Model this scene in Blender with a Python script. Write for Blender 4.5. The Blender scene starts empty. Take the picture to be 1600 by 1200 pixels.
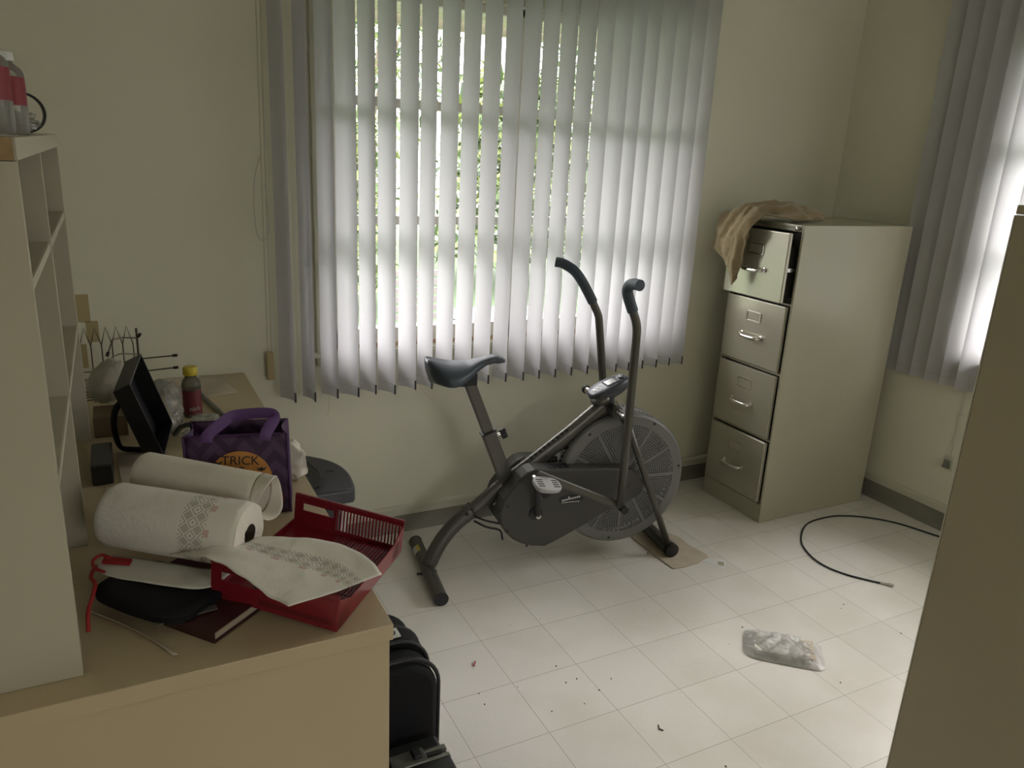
import bpy, bmesh, math, random
import numpy as np
from mathutils import Vector, Matrix, noise
R = math.radians
C = bpy.context.scene.collection
sc = bpy.context.scene

# ---------------------------------------------------------------- camera
cam_d = bpy.data.cameras.new('camera'); cam = bpy.data.objects.new('camera', cam_d); C.objects.link(cam)
CAM = Vector((-0.96609, -2.41794, 1.54548))
_r = Vector((0.89045498, -0.45244495, 0.04882109)); _u = Vector((0.0889612, 0.27828141, 0.95637093)); _f = Vector((0.4462912, 0.84726208, -0.28804711))
M = Matrix(((_r.x, _u.x, -_f.x, CAM.x), (_r.y, _u.y, -_f.y, CAM.y), (_r.z, _u.z, -_f.z, CAM.z), (0, 0, 0, 1)))
cam.matrix_world = M
cam_d.sensor_width = 36; cam_d.lens = 36 * 1202.87 / 1600; cam_d.clip_start = 0.02; cam_d.clip_end = 200
sc.camera = cam

# ---------------------------------------------------------------- world, light, exposure
w = bpy.data.worlds.new('overcast_sky'); sc.world = w; w.use_nodes = True
nt = w.node_tree; nt.nodes.clear()
wo = nt.nodes.new('ShaderNodeOutputWorld'); bg = nt.nodes.new('ShaderNodeBackground')
tc = nt.nodes.new('ShaderNodeTexCoord'); sx = nt.nodes.new('ShaderNodeSeparateXYZ'); cr = nt.nodes.new('ShaderNodeValToRGB')
nt.links.new(tc.outputs['Generated'], sx.inputs[0]); nt.links.new(sx.outputs['Z'], cr.inputs['Fac'])
cr.color_ramp.elements[0].position = 0.0; cr.color_ramp.elements[0].color = (0.215, 0.205, 0.205, 1)
cr.color_ramp.elements[1].position = 0.75; cr.color_ramp.elements[1].color = (1.66, 1.58, 1.60, 1)
nt.links.new(cr.outputs[0], bg.inputs['Color']); bg.inputs['Strength'].default_value = 9.0
nt.links.new(bg.outputs[0], wo.inputs[0])
YN_ = -4.80
def portal(name, loc, rot, sx_, sy_):
    l = bpy.data.lights.new(name, 'AREA'); l.shape = 'RECTANGLE'; l.size = sx_; l.size_y = sy_
    l.cycles.is_portal = True
    o = bpy.data.objects.new(name, l); C.objects.link(o); o.location = loc; o.rotation_euler = rot
portal('back_window_portal', (0.51, 0.50, 1.43), (R(-90), 0, 0), 1.56, 1.16)
portal('fill_window_portal', (0.15, YN_ - 0.10, 1.55), (R(90), 0, 0), 1.2, 0.90)  # serves the added fill window behind the camera
portal('right_window_portal', (2.42, -1.20, 1.43), (0, R(90), 0), 1.16, 1.60)
sc.view_settings.view_transform = 'Standard'; sc.view_settings.look = 'None'
sc.view_settings.exposure = 0.70; sc.view_settings.gamma = 1.0
sc.view_settings.use_curve_mapping = False

# ---------------------------------------------------------------- materials
def nmat(name):
    m = bpy.data.materials.new(name); m.use_nodes = True
    return m, m.node_tree, m.node_tree.nodes['Principled BSDF']
def mat(name, col, rough=0.5, metal=0.0, spec=0.5, var=0.0, vscale=8.0, bump=0.0, bscale=60.0, trans=0.0, alpha=1.0, sheen=0.0, coat=0.0, emit=None):
    m, t, b = nmat(name); N = t.nodes; L = t.links
    b.inputs['Base Color'].default_value = (*col, 1); b.inputs['Roughness'].default_value = rough
    b.inputs['Metallic'].default_value = metal; b.inputs['Specular IOR Level'].default_value = spec
    b.inputs['Transmission Weight'].default_value = trans; b.inputs['Alpha'].default_value = alpha
    b.inputs['Sheen Weight'].default_value = sheen; b.inputs['Coat Weight'].default_value = coat
    if var or bump: co = N.new('ShaderNodeTexCoord')
    if var:
        n = N.new('ShaderNodeTexNoise'); n.inputs['Scale'].default_value = vscale; n.inputs['Detail'].default_value = 5
        L.new(co.outputs['Object'], n.inputs['Vector'])
        r = N.new('ShaderNodeMapRange'); r.inputs['From Min'].default_value = 0.3; r.inputs['From Max'].default_value = 0.7
        r.inputs['To Min'].default_value = 1 - var; r.inputs['To Max'].default_value = 1 + var
        L.new(n.outputs['Fac'], r.inputs['Value'])
        x = N.new('ShaderNodeVectorMath'); x.operation = 'SCALE'; x.inputs[0].default_value = col
        L.new(r.outputs[0], x.inputs['Scale']); L.new(x.outputs[0], b.inputs['Base Color'])
    if bump:
        n2 = N.new('ShaderNodeTexNoise'); n2.inputs['Scale'].default_value = bscale; n2.inputs['Detail'].default_value = 3
        L.new(co.outputs['Object'], n2.inputs['Vector'])
        bp = N.new('ShaderNodeBump'); bp.inputs['Strength'].default_value = bump; bp.inputs['Distance'].default_value = 0.004
        L.new(n2.outputs['Fac'], bp.inputs['Height']); L.new(bp.outputs[0], b.inputs['Normal'])
    return m
class NT:
    """tiny math-node writer"""
    def __init__(s, t): s.t = t
    def m(s, op, a, b=None, c=None):
        n = s.t.nodes.new('ShaderNodeMath'); n.operation = op
        for i, v in enumerate((a, b, c)):
            if v is None: continue
            if isinstance(v, (int, float)): n.inputs[i].default_value = v
            else: s.t.links.new(v, n.inputs[i])
        return n.outputs[0]
    def mix(s, f, a, b):
        n = s.t.nodes.new('ShaderNodeMix'); n.data_type = 'RGBA'
        for i, v in ((0, f), (6, a), (7, b)):
            if isinstance(v, (int, float)): n.inputs[i].default_value = v
            elif isinstance(v, tuple): n.inputs[i].default_value = (*v, 1)
            else: s.t.links.new(v, n.inputs[i])
        return n.outputs[2]
    def noise(s, vec, scale, detail=4):
        n = s.t.nodes.new('ShaderNodeTexNoise'); n.inputs['Scale'].default_value = scale; n.inputs['Detail'].default_value = detail
        s.t.links.new(vec, n.inputs['Vector']); return n.outputs['Fac']
    def rng(s, v, a, b, c=0.0, d=1.0):
        n = s.t.nodes.new('ShaderNodeMapRange')
        for i, q in enumerate((a, b, c, d)): n.inputs[i + 1].default_value = q
        s.t.links.new(v, n.inputs[0]); return n.outputs[0]

T = 0.2286
def floor_material():
    m, t, b = nmat('vinyl_floor_tiles'); n = NT(t)
    co = t.nodes.new('ShaderNodeTexCoord'); s = t.nodes.new('ShaderNodeSeparateXYZ'); t.links.new(co.outputs['Object'], s.inputs[0])
    def edge(v):
        f = n.m('FRACT', n.m('ADD', n.m('DIVIDE', v, T), 100.0)); return n.m('MULTIPLY', n.m('MINIMUM', f, n.m('SUBTRACT', 1.0, f)), T)
    e = n.m('MINIMUM', edge(s.outputs[0]), edge(s.outputs[1]))
    line = n.rng(e, 0.0004, 0.0014, 1.0, 0.0)
    # per tile tone
    cx = n.m('FLOOR', n.m('DIVIDE', s.outputs[0], T)); cy = n.m('FLOOR', n.m('DIVIDE', s.outputs[1], T))
    cv = t.nodes.new('ShaderNodeCombineXYZ'); t.links.new(cx, cv.inputs[0]); t.links.new(cy, cv.inputs[1])
    wn = t.nodes.new('ShaderNodeTexWhiteNoise'); t.links.new(cv.outputs[0], wn.inputs['Vector'])
    base = n.mix(wn.outputs['Value'], (0.68, 0.655, 0.595), (0.725, 0.70, 0.64))
    dirt = n.rng(n.noise(co.outputs['Object'], 2.2, 6), 0.46, 0.70, 0.0, 0.40)
    base = n.mix(dirt, base, (0.50, 0.46, 0.35))
    col = n.mix(n.m('MULTIPLY', line, 0.75), base, (0.30, 0.28, 0.22))
    t.links.new(col, b.inputs['Base Color'])
    b.inputs['Roughness'].default_value = 0.27
    bp = t.nodes.new('ShaderNodeBump'); bp.inputs['Strength'].default_value = 0.35; bp.inputs['Distance'].default_value = 0.0016
    h = n.m('SUBTRACT', n.m('MULTIPLY', n.noise(co.outputs['Object'], 75.0, 2), 1.0), n.m('MULTIPLY', line, 0.6))
    t.links.new(h, bp.inputs['Height']); t.links.new(bp.outputs[0], b.inputs['Normal'])
    b.inputs['Specular IOR Level'].default_value = 0.5
    return m
def vane_material():
    m = bpy.data.materials.new('blind_vane_fabric'); m.use_nodes = True; t = m.node_tree; t.nodes.clear()
    o = t.nodes.new('ShaderNodeOutputMaterial'); d = t.nodes.new('ShaderNodeBsdfDiffuse'); tr = t.nodes.new('ShaderNodeBsdfTranslucent')
    d.inputs[0].default_value = (0.60, 0.595, 0.60, 1); tr.inputs[0].default_value = (0.60, 0.595, 0.615, 1)
    mx = t.nodes.new('ShaderNodeMixShader'); mx.inputs[0].default_value = 0.5
    t.links.new(d.outputs[0], mx.inputs[1]); t.links.new(tr.outputs[0], mx.inputs[2]); t.links.new(mx.outputs[0], o.inputs[0])
    return m
def thin_film(name, tint, gloss_f, rough=0.08, body=0.0, bodycol=(0.8, 0.8, 0.8)):
    """thin clear plastic or glass: see-through sheet with a surface sheen"""
    m = bpy.data.materials.new(name); m.use_nodes = True; t = m.node_tree; t.nodes.clear()
    o = t.nodes.new('ShaderNodeOutputMaterial'); a = t.nodes.new('ShaderNodeBsdfTransparent'); a.inputs[0].default_value = (*tint, 1)
    g = t.nodes.new('ShaderNodeBsdfGlossy'); g.inputs['Roughness'].default_value = rough
    lw = t.nodes.new('ShaderNodeLayerWeight'); lw.inputs[0].default_value = gloss_f
    mx = t.nodes.new('ShaderNodeMixShader'); t.links.new(lw.outputs['Fresnel'], mx.inputs[0]); t.links.new(a.outputs[0], mx.inputs[1]); t.links.new(g.outputs[0], mx.inputs[2])
    out = mx.outputs[0]
    if body:
        d = t.nodes.new('ShaderNodeBsdfDiffuse'); d.inputs[0].default_value = (*bodycol, 1)
        tl = t.nodes.new('ShaderNodeBsdfTranslucent'); tl.inputs[0].default_value = (*bodycol, 1)
        ad = t.nodes.new('ShaderNodeMixShader'); ad.inputs[0].default_value = 0.4; t.links.new(d.outputs[0], ad.inputs[1]); t.links.new(tl.outputs[0], ad.inputs[2])
        m2 = t.nodes.new('ShaderNodeMixShader'); m2.inputs[0].default_value = body
        t.links.new(out, m2.inputs[1]); t.links.new(ad.outputs[0], m2.inputs[2]); out = m2.outputs[0]
    t.links.new(out, o.inputs[0]); return m
def towel_material(name, u0):
    """paper towel with a printed diamond border band; uv in metres: u along the roll, v across the sheet"""
    m, t, b = nmat(name); n = NT(t)
    uv = t.nodes.new('ShaderNodeUVMap'); s = t.nodes.new('ShaderNodeSeparateXYZ'); t.links.new(uv.outputs[0], s.inputs[0])
    u = n.m('SUBTRACT', s.outputs[0], u0); v = s.outputs[1]; S = 0.0245
    band = n.m('LESS_THAN', n.m('ABSOLUTE', u), 0.0245)
    p = n.m('DIVIDE', n.m('ADD', u, n.m('ADD', v, 10.0)), S); q = n.m('DIVIDE', n.m('SUBTRACT', n.m('ADD', v, 10.0), u), S)
    fp = n.m('SUBTRACT', n.m('FRACT', p), 0.5); fq = n.m('SUBTRACT', n.m('FRACT', q), 0.5)
    par = n.m('MODULO', n.m('ADD', n.m('FLOOR', p), n.m('FLOOR', q)), 2.0); odd = n.m('GREATER_THAN', par, 0.5)
    sq = n.m('MAXIMUM', n.m('ABSOLUTE', fp), n.m('ABSOLUTE', fq))
    inside = n.m('LESS_THAN', sq, 0.40)
    leaf = n.m('GREATER_THAN', n.m('SINE', n.m('MULTIPLY', n.m('ADD', fp, n.m('ABSOLUTE', fq)), 34.0)), -0.25)
    dot = n.m('LESS_THAN', n.m('ADD', n.m('ABSOLUTE', fp), n.m('ABSOLUTE', fq)), 0.13)
    ring = n.m('MULTIPLY', n.m('GREATER_THAN', sq, 0.36), n.m('LESS_THAN', sq, 0.44))
    ink = n.m('ADD', n.m('MULTIPLY', n.m('MULTIPLY', odd, inside), leaf), n.m('MULTIPLY', n.m('SUBTRACT', 1.0, odd), n.m('MAXIMUM', dot, ring)))
    ink = n.m('MULTIPLY', n.m('MULTIPLY', ink, band), 0.72)
    e2 = n.m('MULTIPLY', n.m('GREATER_THAN', u, 0.0235), n.m('LESS_THAN', u, 0.034))
    pk = n.m('MULTIPLY', e2, n.m('LESS_THAN', n.m('ABSOLUTE', n.m('SUBTRACT', n.m('FRACT', n.m('DIVIDE', v, 0.049)), 0.5)), 0.14))
    col = n.mix(ink, (0.74, 0.715, 0.64), (0.13, 0.12, 0.10)); col = n.mix(n.m('MULTIPLY', pk, 0.6), col, (0.55, 0.25, 0.24))
    t.links.new(col, b.inputs['Base Color']); b.inputs['Roughness'].default_value = 0.95; b.inputs['Specular IOR Level'].default_value = 0.1
    co = t.nodes.new('ShaderNodeTexCoord'); bp = t.nodes.new('ShaderNodeBump'); bp.inputs['Strength'].default_value = 0.35; bp.inputs['Distance'].default_value = 0.003
    t.links.new(n.noise(co.outputs['Object'], 90.0, 2), bp.inputs['Height']); t.links.new(bp.outputs[0], b.inputs['Normal'])
    return m
def tote_material():
    m, t, b = nmat('purple_tote_fabric'); n = NT(t)
    uv = t.nodes.new('ShaderNodeUVMap'); s = t.nodes.new('ShaderNodeSeparateXYZ'); t.links.new(uv.outputs[0], s.inputs[0])
    u, v = s.outputs[0], s.outputs[1]
    tri = n.m('ABSOLUTE', n.m('SUBTRACT', n.m('FRACT', n.m('DIVIDE', u, 0.062)), 0.5))
    z = n.m('FRACT', n.m('DIVIDE', n.m('SUBTRACT', v, n.m('MULTIPLY', tri, 0.07)), 0.045))
    col = n.mix(n.m('GREATER_THAN', z, 0.5), (0.036, 0.011, 0.043), (0.070, 0.032, 0.082))
    t.links.new(col, b.inputs['Base Color']); b.inputs['Roughness'].default_value = 0.6
    return m

WALL = mat('wall_paint', (0.68, 0.665, 0.53), 0.55, spec=0.35, var=0.03, vscale=2.0, bump=0.06, bscale=180)
CEIL = mat('ceiling_paint', (0.82, 0.81, 0.74), 0.8)
FLOOR = floor_material()
VANE = vane_material()
TRIM = mat('trim_paint', (0.56, 0.55, 0.44), 0.45)
COVE = mat('grey_cove_base', (0.215, 0.205, 0.165), 0.5, var=0.1, vscale=4)
FRAMEP = mat('window_frame_paint', (0.70, 0.67, 0.60), 0.5)
RUST = mat('stained_wood_stop', (0.42, 0.28, 0.16), 0.7)
GLASS = thin_film('window_glass', (0.95, 0.97, 0.96), 0.12, 0.02)
DARKCLIP = mat('dark_clip', (0.05, 0.05, 0.05), 0.5)
CHAIN = mat('bead_chain_plastic', (0.42, 0.41, 0.35), 0.5)
PUTTY = mat('putty_enamel', (0.40, 0.385, 0.285), 0.27, spec=0.5, var=0.03, vscale=3, coat=0.15)
PUTTYF = mat('putty_enamel_drawer', (0.44, 0.42, 0.335), 0.22, metal=0.35, var=0.03, vscale=3)
CHROME = mat('chrome', (0.75, 0.74, 0.70), 0.18, metal=1.0)
BLACKGAP = mat('cabinet_inside', (0.02, 0.02, 0.018), 0.7)
LAMI = mat('cream_laminate', (0.46, 0.375, 0.235), 0.42, var=0.05, vscale=1.6)
LAMIW = mat('white_laminate', (0.43, 0.40, 0.30), 0.45, var=0.03, vscale=2)
CHIP = mat('bare_particle_board', (0.30, 0.20, 0.10), 0.9, var=0.15, vscale=60)
BIKEG = mat('bike_grey_enamel', (0.100, 0.095, 0.083), 0.33, metal=0.45, spec=0.5)
BIKEC = mat('bike_case_plastic', (0.055, 0.053, 0.044), 0.45, spec=0.35)
BIKEF = mat('fan_cage_plastic', (0.150, 0.152, 0.140), 0.34)
RUBBER = mat('black_rubber', (0.010, 0.010, 0.011), 0.55)
GRIP = mat('slate_foam_grip', (0.055, 0.072, 0.090), 0.6, spec=0.4)
SEATM = mat('slate_seat_vinyl', (0.040, 0.052, 0.068), 0.42, spec=0.5)
PEDALM = mat('grey_pedal_plastic', (0.36, 0.355, 0.35), 0.4)
SILVER = mat('brushed_steel', (0.55, 0.54, 0.52), 0.25, metal=1.0)
FANIN = mat('fan_blades_dark', (0.020, 0.020, 0.020), 0.6)
STICK = mat('white_sticker', (0.60, 0.60, 0.56), 0.5)
YEL = mat('yellow_sticker', (0.55, 0.42, 0.06), 0.5)
SCREEN = mat('lcd_screen', (0.42, 0.43, 0.40), 0.2)
CONSOLE = mat('console_plastic', (0.040, 0.043, 0.055), 0.40)
BLK = mat('black_fabric', (0.006, 0.006, 0.007), 0.75, spec=0.25, bump=0.1, bscale=300)
BLKP = mat('black_plastic', (0.017, 0.018, 0.018), 0.35)
BINLID = mat('bin_lid_plastic', (0.042, 0.044, 0.050), 0.38)
BINB = mat('bin_body_plastic', (0.36, 0.35, 0.32), 0.5)
GUN = mat('dull_metal_trim', (0.22, 0.22, 0.19), 0.35, metal=0.7)
REDP = mat('dark_red_plastic', (0.185, 0.010, 0.018), 0.28, spec=0.5)
REDC = mat('red_cord', (0.35, 0.015, 0.015), 0.6)
PAPER = mat('paper_white', (0.62, 0.60, 0.52), 0.85, bump=0.2, bscale=40)
TOWEL = towel_material('printed_paper_towel', 0.19)
TOWEL2 = towel_material('printed_paper_towel_sheet', 0.078)
TOWELP = mat('plain_paper_towel', (0.72, 0.67, 0.58), 0.95, spec=0.1, bump=0.3, bscale=90)
TISSUE = mat('tissue_paper', (0.72, 0.68, 0.60), 0.95, spec=0.1, bump=0.4, bscale=60)
TUBE = mat('grey_card_tube', (0.10, 0.09, 0.06), 0.9)
TOTE = tote_material(); TOTEP = mat('purple_strap', (0.095, 0.036, 0.150), 0.55)
TOTED = mat('dark_purple_trim', (0.05, 0.015, 0.07), 0.6)
MOON = mat('orange_moon_print', (0.50, 0.22, 0.045), 0.6, var=0.15, vscale=40)
PUMP = mat('orange_pumpkin_print', (0.36, 0.085, 0.015), 0.6, var=0.2, vscale=30)
INK = mat('black_ink', (0.012, 0.010, 0.010), 0.6)
BAGW = thin_film('white_bag_plastic', (0.9, 0.9, 0.9), 0.3, 0.3, body=0.80, bodycol=(0.62, 0.60, 0.52))
BAGC = thin_film('clear_bag_plastic', (0.93, 0.93, 0.92), 0.35, 0.12, body=0.26, bodycol=(0.66, 0.65, 0.60))
PACK = thin_film('clear_packet_film', (0.96, 0.96, 0.96), 0.26, 0.12, body=0.34, bodycol=(0.85, 0.85, 0.85))
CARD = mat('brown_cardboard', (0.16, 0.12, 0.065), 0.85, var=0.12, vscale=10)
CARDL = mat('pale_cardboard', (0.46, 0.40, 0.31), 0.85, var=0.12, vscale=14)
WIRE = mat('bronze_wire', (0.10, 0.085, 0.055), 0.4, metal=0.6)
BOOKR = mat('maroon_leatherette', (0.045, 0.012, 0.010), 0.5)
PAGES = mat('book_pages', (0.42, 0.36, 0.26), 0.9)
YCAP = mat('yellow_cap', (0.52, 0.40, 0.03), 0.4)
LABELR = mat('dark_red_label', (0.13, 0.018, 0.022), 0.5); LABELG = mat('bottle_text', (0.38, 0.38, 0.34), 0.5)
LIQ = thin_film('cloudy_bottle_plastic', (0.75, 0.72, 0.66), 0.3, 0.1, body=0.5, bodycol=(0.24, 0.235, 0.19))
CLOTH = mat('tan_terry_cloth', (0.30, 0.232, 0.135), 0.95, spec=0.1, var=0.10, vscale=50, bump=0.5, bscale=240, sheen=0.3)
TAPE = mat('yellowed_tape', (0.40, 0.32, 0.16), 0.5)
CABW = mat('taupe_cupboard_paint', (0.33, 0.285, 0.185), 0.5, var=0.03, vscale=2)
CABEDGE = mat('pale_edge_banding', (0.50, 0.46, 0.36), 0.5)
GRASS = mat('lawn', (0.024, 0.046, 0.014), 0.9, var=0.2, vscale=6)
LEAFA = mat('leaf_green', (0.085, 0.13, 0.05), 0.6, var=0.25, vscale=3); LEAFB = mat('leaf_lime', (0.17, 0.21, 0.06), 0.6); LEAFC = mat('leaf_dark', (0.05, 0.08, 0.045), 0.6, var=0.3, vscale=3)
BARK = mat('bark', (0.12, 0.10, 0.07), 0.9); SOFFIT = mat('soffit_boards', (0.36, 0.34, 0.26), 0.7)
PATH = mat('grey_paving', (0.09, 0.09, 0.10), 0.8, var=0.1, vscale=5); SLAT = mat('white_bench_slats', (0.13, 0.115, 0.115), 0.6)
PINKM = mat('red_wrapper', (0.30, 0.03, 0.03), 0.4)

# ---------------------------------------------------------------- mesh helpers
class G:
    def __init__(s): s.v = []; s.f = []; s.uv = None; s.m = []; s.cm = 0
    def face(s, *i): s.f.append(tuple(i)); s.m.append(s.cm)
    def box(s, x0, x1, y0, y1, z0, z1, M=None):
        b = len(s.v)
        for z in (z0, z1):
            for y in (y0, y1):
                for x in (x0, x1):
                    p = Vector((x, y, z)); s.v.append(M @ p if M else p)
        for q in ((0, 2, 3, 1), (4, 5, 7, 6), (0, 1, 5, 4), (2, 6, 7, 3), (0, 4, 6, 2), (1, 3, 7, 5)): s.face(*[b + i for i in q])
        return s
    def tube(s, pts, r, n=12, cap=True, closed=False, flat=None):
        """swept tube; r number or list; flat=(a,b,up) makes an oval/strip section"""
        pts = [Vector(p) for p in pts]; k = len(pts); b = len(s.v)
        rs = r if isinstance(r, (list, tuple)) else [r] * k
        up = None
        for i, p in enumerate(pts):
            if closed: t = (pts[(i + 1) % k] - pts[i - 1])
            else: t = pts[min(i + 1, k - 1)] - pts[max(i - 1, 0)]
            t.normalize()
            if flat: a1 = Vector(flat[2]); a1 = (a1 - t * a1.dot(t)).normalized()
            else:
                if up is None: up = Vector((0, 0, 1)) if abs(t.z) < 0.9 else Vector((1, 0, 0))
                a1 = (up - t * up.dot(t)).normalized(); up = a1
            a2 = t.cross(a1)
            for j in range(n):
                a = 2 * math.pi * j / n
                if flat: s.v.append(p + a1 * flat[0] * math.cos(a) * rs[i] + a2 * flat[1] * math.sin(a) * rs[i])
                else: s.v.append(p + (a1 * math.cos(a) + a2 * math.sin(a)) * rs[i])
        for i in range(k if closed else k - 1):
            i2 = (i + 1) % k
            for j in range(n): s.face(b + i * n + j, b + i * n + (j + 1) % n, b + i2 * n + (j + 1) % n, b + i2 * n + j)
        if cap and not closed:
            s.face(*[b + j for j in reversed(range(n))]); s.face(*[b + (k - 1) * n + j for j in range(n)])
        return s
    def lathe(s, prof, n=32, M=None):
        """profile [(radius, height)] about z"""
        b = len(s.v)
        for rr, h in prof:
            for j in range(n):
                a = 2 * math.pi * j / n; p = Vector((rr * math.cos(a), rr * math.sin(a), h)); s.v.append(M @ p if M else p)
        for i in range(len(prof) - 1):
            for j in range(n): s.face(b + i * n + j, b + i * n + (j + 1) % n, b + (i + 1) * n + (j + 1) % n, b + (i + 1) * n + j)
        s.face(*[b + j for j in reversed(range(n))]); s.face(*[b + (len(prof) - 1) * n + j for j in range(n)])
        return s
    def grid(s, fn, nu, nv, uvfn=None, closeu=False):
        b = len(s.v)
        if uvfn and s.uv is None: s.uv = [(0, 0)] * b
        for i in range(nu + 1):
            for j in range(nv + 1):
                s.v.append(Vector(fn(i / nu, j / nv)))
                if uvfn: s.uv.append(uvfn(i / nu, j / nv))
        for i in range(nu):
            for j in range(nv):
                a = b + i * (nv + 1) + j; s.face(a, a + nv + 1, a + nv + 2, a + 1)
        return s
    def prism(s, poly, fn0, fn1):
        """two copies of a 2-D polygon mapped by fn0 and fn1, joined"""
        b = len(s.v); k = len(poly)
        s.v += [Vector(fn0(*p)) for p in poly] + [Vector(fn1(*p)) for p in poly]
        s.face(*range(b, b + k)); s.face(*reversed(range(b + k, b + 2 * k)))
        for i in range(k): s.face(b + i, b + k + i, b + k + (i + 1) % k, b + (i + 1) % k)
        return s
    def quad(s, a, b_, c, d):
        b = len(s.v); s.v += [Vector(a), Vector(b_), Vector(c), Vector(d)]; s.face(b, b + 1, b + 2, b + 3); return s
    def build(s, name, mats, parent=None, local=False, smooth=False, bevel=0.0, solid=0.0, sub=0, soff=0.0, seg=2, weld=False):
        me = bpy.data.meshes.new(name)
        vs = s.v
        if parent is not None and not local:
            root = parent
            while root.parent: root = root.parent
            inv = ROOTM[root.name].inverted(); vs = [inv @ v for v in vs]
        me.from_pydata([tuple(v) for v in vs], [], s.f)
        if s.uv:
            ul = me.uv_layers.new(name='UVMap')
            for l in me.loops: ul.data[l.index].uv = s.uv[l.vertex_index] if l.vertex_index < len(s.uv) else (0, 0)
        bm = bmesh.new(); bm.from_mesh(me)
        if weld: bmesh.ops.remove_doubles(bm, verts=bm.verts, dist=1e-5)
        bmesh.ops.recalc_face_normals(bm, faces=bm.faces); bm.to_mesh(me); bm.free()
        ms = mats if isinstance(mats, (list, tuple)) else [mats]
        for q in ms: me.materials.append(q)
        if len(ms) > 1:
            for p, k in zip(me.polygons, s.m): p.material_index = k
        if smooth:
            for p in me.polygons: p.use_smooth = True
            if smooth != 'all': 
                try: me.set_sharp_from_angle(angle=R(40))
                except Exception: pass
        o = bpy.data.objects.new(name, me); C.objects.link(o)
        if parent is not None: o.parent = parent
        if sub: md = o.modifiers.new('sub', 'SUBSURF'); md.levels = sub; md.render_levels = sub
        if solid: md = o.modifiers.new('thickness', 'SOLIDIFY'); md.thickness = solid; md.offset = soff
        if bevel:
            md = o.modifiers.new('bevel', 'BEVEL'); md.width = bevel; md.segments = seg; md.limit_method = 'ANGLE'; md.angle_limit = R(35)
            md.harden_normals = False
        return o
ROOTM = {}
def tag(o, label, cat, group=None):
    o['label'] = label; o['category'] = cat
    if group: o['group'] = group
    return o
def thing(name, label, cat, loc=(0, 0, 0), rz=0.0, group=None):
    o = bpy.data.objects.new(name, None); C.objects.link(o); o.location = loc; o.rotation_euler = (0, 0, rz); o.empty_display_size = 0.05
    ROOTM[o.name] = Matrix.Translation(loc) @ Matrix.Rotation(rz, 4, 'Z')
    return tag(o, label, cat, group)
def struct(o): o['kind'] = 'structure'; return o
def rbox(x0, x1, y0, y1, z0, z1): return G().box(x0, x1, y0, y1, z0, z1)
def catmull(pts, n=6):
    P = [Vector(p) for p in pts]; P = [2 * P[0] - P[1]] + P + [2 * P[-1] - P[-2]]; out = []
    for i in range(1, len(P) - 2):
        for k in range(n):
            t = k / n; a, b, c, d = P[i - 1:i + 3]
            out.append(0.5 * ((2 * b) + (c - a) * t + (2 * a - 5 * b + 4 * c - d) * t * t + (3 * b - a - 3 * c + d) * t ** 3))
    out.append(P[-2]); return out
def nz(x, y, z, s=1.0): return noise.noise(Vector((x * s, y * s, z * s)))
def text_mesh(name, txt, size, M, material, parent, extrude=0.0004, align='CENTER'):
    cu = bpy.data.curves.new(name + '_curve', 'FONT'); cu.body = txt; cu.size = size; cu.extrude = extrude; cu.align_x = align; cu.align_y = 'CENTER'
    tmp = bpy.data.objects.new(name + '_tmp', cu); C.objects.link(tmp)
    dg = bpy.context.evaluated_depsgraph_get(); me = bpy.data.meshes.new_from_object(tmp.evaluated_get(dg))
    bpy.data.objects.remove(tmp)
    root = parent
    while root.parent: root = root.parent
    me.transform(ROOTM[root.name].inverted() @ M); me.materials.clear(); me.materials.append(material)
    o = bpy.data.objects.new(name, me); C.objects.link(o); o.parent = parent; return o
def frame(o, x, y, z=None):
    """matrix with origin o and axes x, y, z"""
    x = Vector(x).normalized(); y = Vector(y); y = (y - x * y.dot(x)).normalized(); z = x.cross(y)
    return Matrix(((x.x, y.x, z.x, o[0]), (x.y, y.y, z.y, o[1]), (x.z, y.z, z.z, o[2]), (0, 0, 0, 1)))
# ================================================================ room shell
YB, XR, XL, YN, ZC = 0.372, 2.275, -1.335, -4.80, 2.44
WX0, WX1, WZ0, WZ1 = -0.265, 1.285, 0.80, 2.06           # back window opening
RY0, RY1, RZ0, RZ1 = -2.70, -0.43, 0.80, 2.06            # right window opening
TH = 0.13
struct(rbox(XL - .2, XR + .2, YN - .2, YB + .2, -0.10, 0.0).build('floor', FLOOR))
struct(rbox(XL - .2, XR + .2, YN - .2, YB + .2, ZC, ZC + .1).build('ceiling', CEIL))
g = G()
g.box(XL - TH, WX0, YB, YB + TH, 0, ZC); g.box(WX1, XR + TH, YB, YB + TH, 0, ZC)
g.box(WX0, WX1, YB, YB + TH, 0, WZ0); g.box(WX0, WX1, YB, YB + TH, WZ1, ZC)
struct(g.build('wall_back', WALL))
g = G()
g.box(XR, XR + TH, RY1, YB, 0, ZC); g.box(XR, XR + TH, YN, RY0, 0, ZC)
g.box(XR, XR + TH, RY0, RY1, 0, RZ0); g.box(XR, XR + TH, RY0, RY1, RZ1, ZC)
struct(g.build('wall_right', WALL))
struct(rbox(XL - TH, XL, YN, YB, 0, ZC).build('wall_left', WALL))
QX0, QX1, QZ0, QZ1 = -0.45, 0.75, 1.10, 2.00             # unseen window added behind the camera as fill light
g = G(); g.box(XL - TH, QX0, YN - TH, YN, 0, ZC); g.box(QX1, XR + TH, YN - TH, YN, 0, ZC); g.box(QX0, QX1, YN - TH, YN, 0, QZ0); g.box(QX0, QX1, YN - TH, YN, QZ1, ZC)
struct(g.build('wall_front', WALL))
g = G(); g.box(QX0, QX1, YN - .09, YN - .03, QZ0, QZ0 + .05); g.box(QX0, QX1, YN - .09, YN - .03, QZ1 - .04, QZ1)
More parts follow.
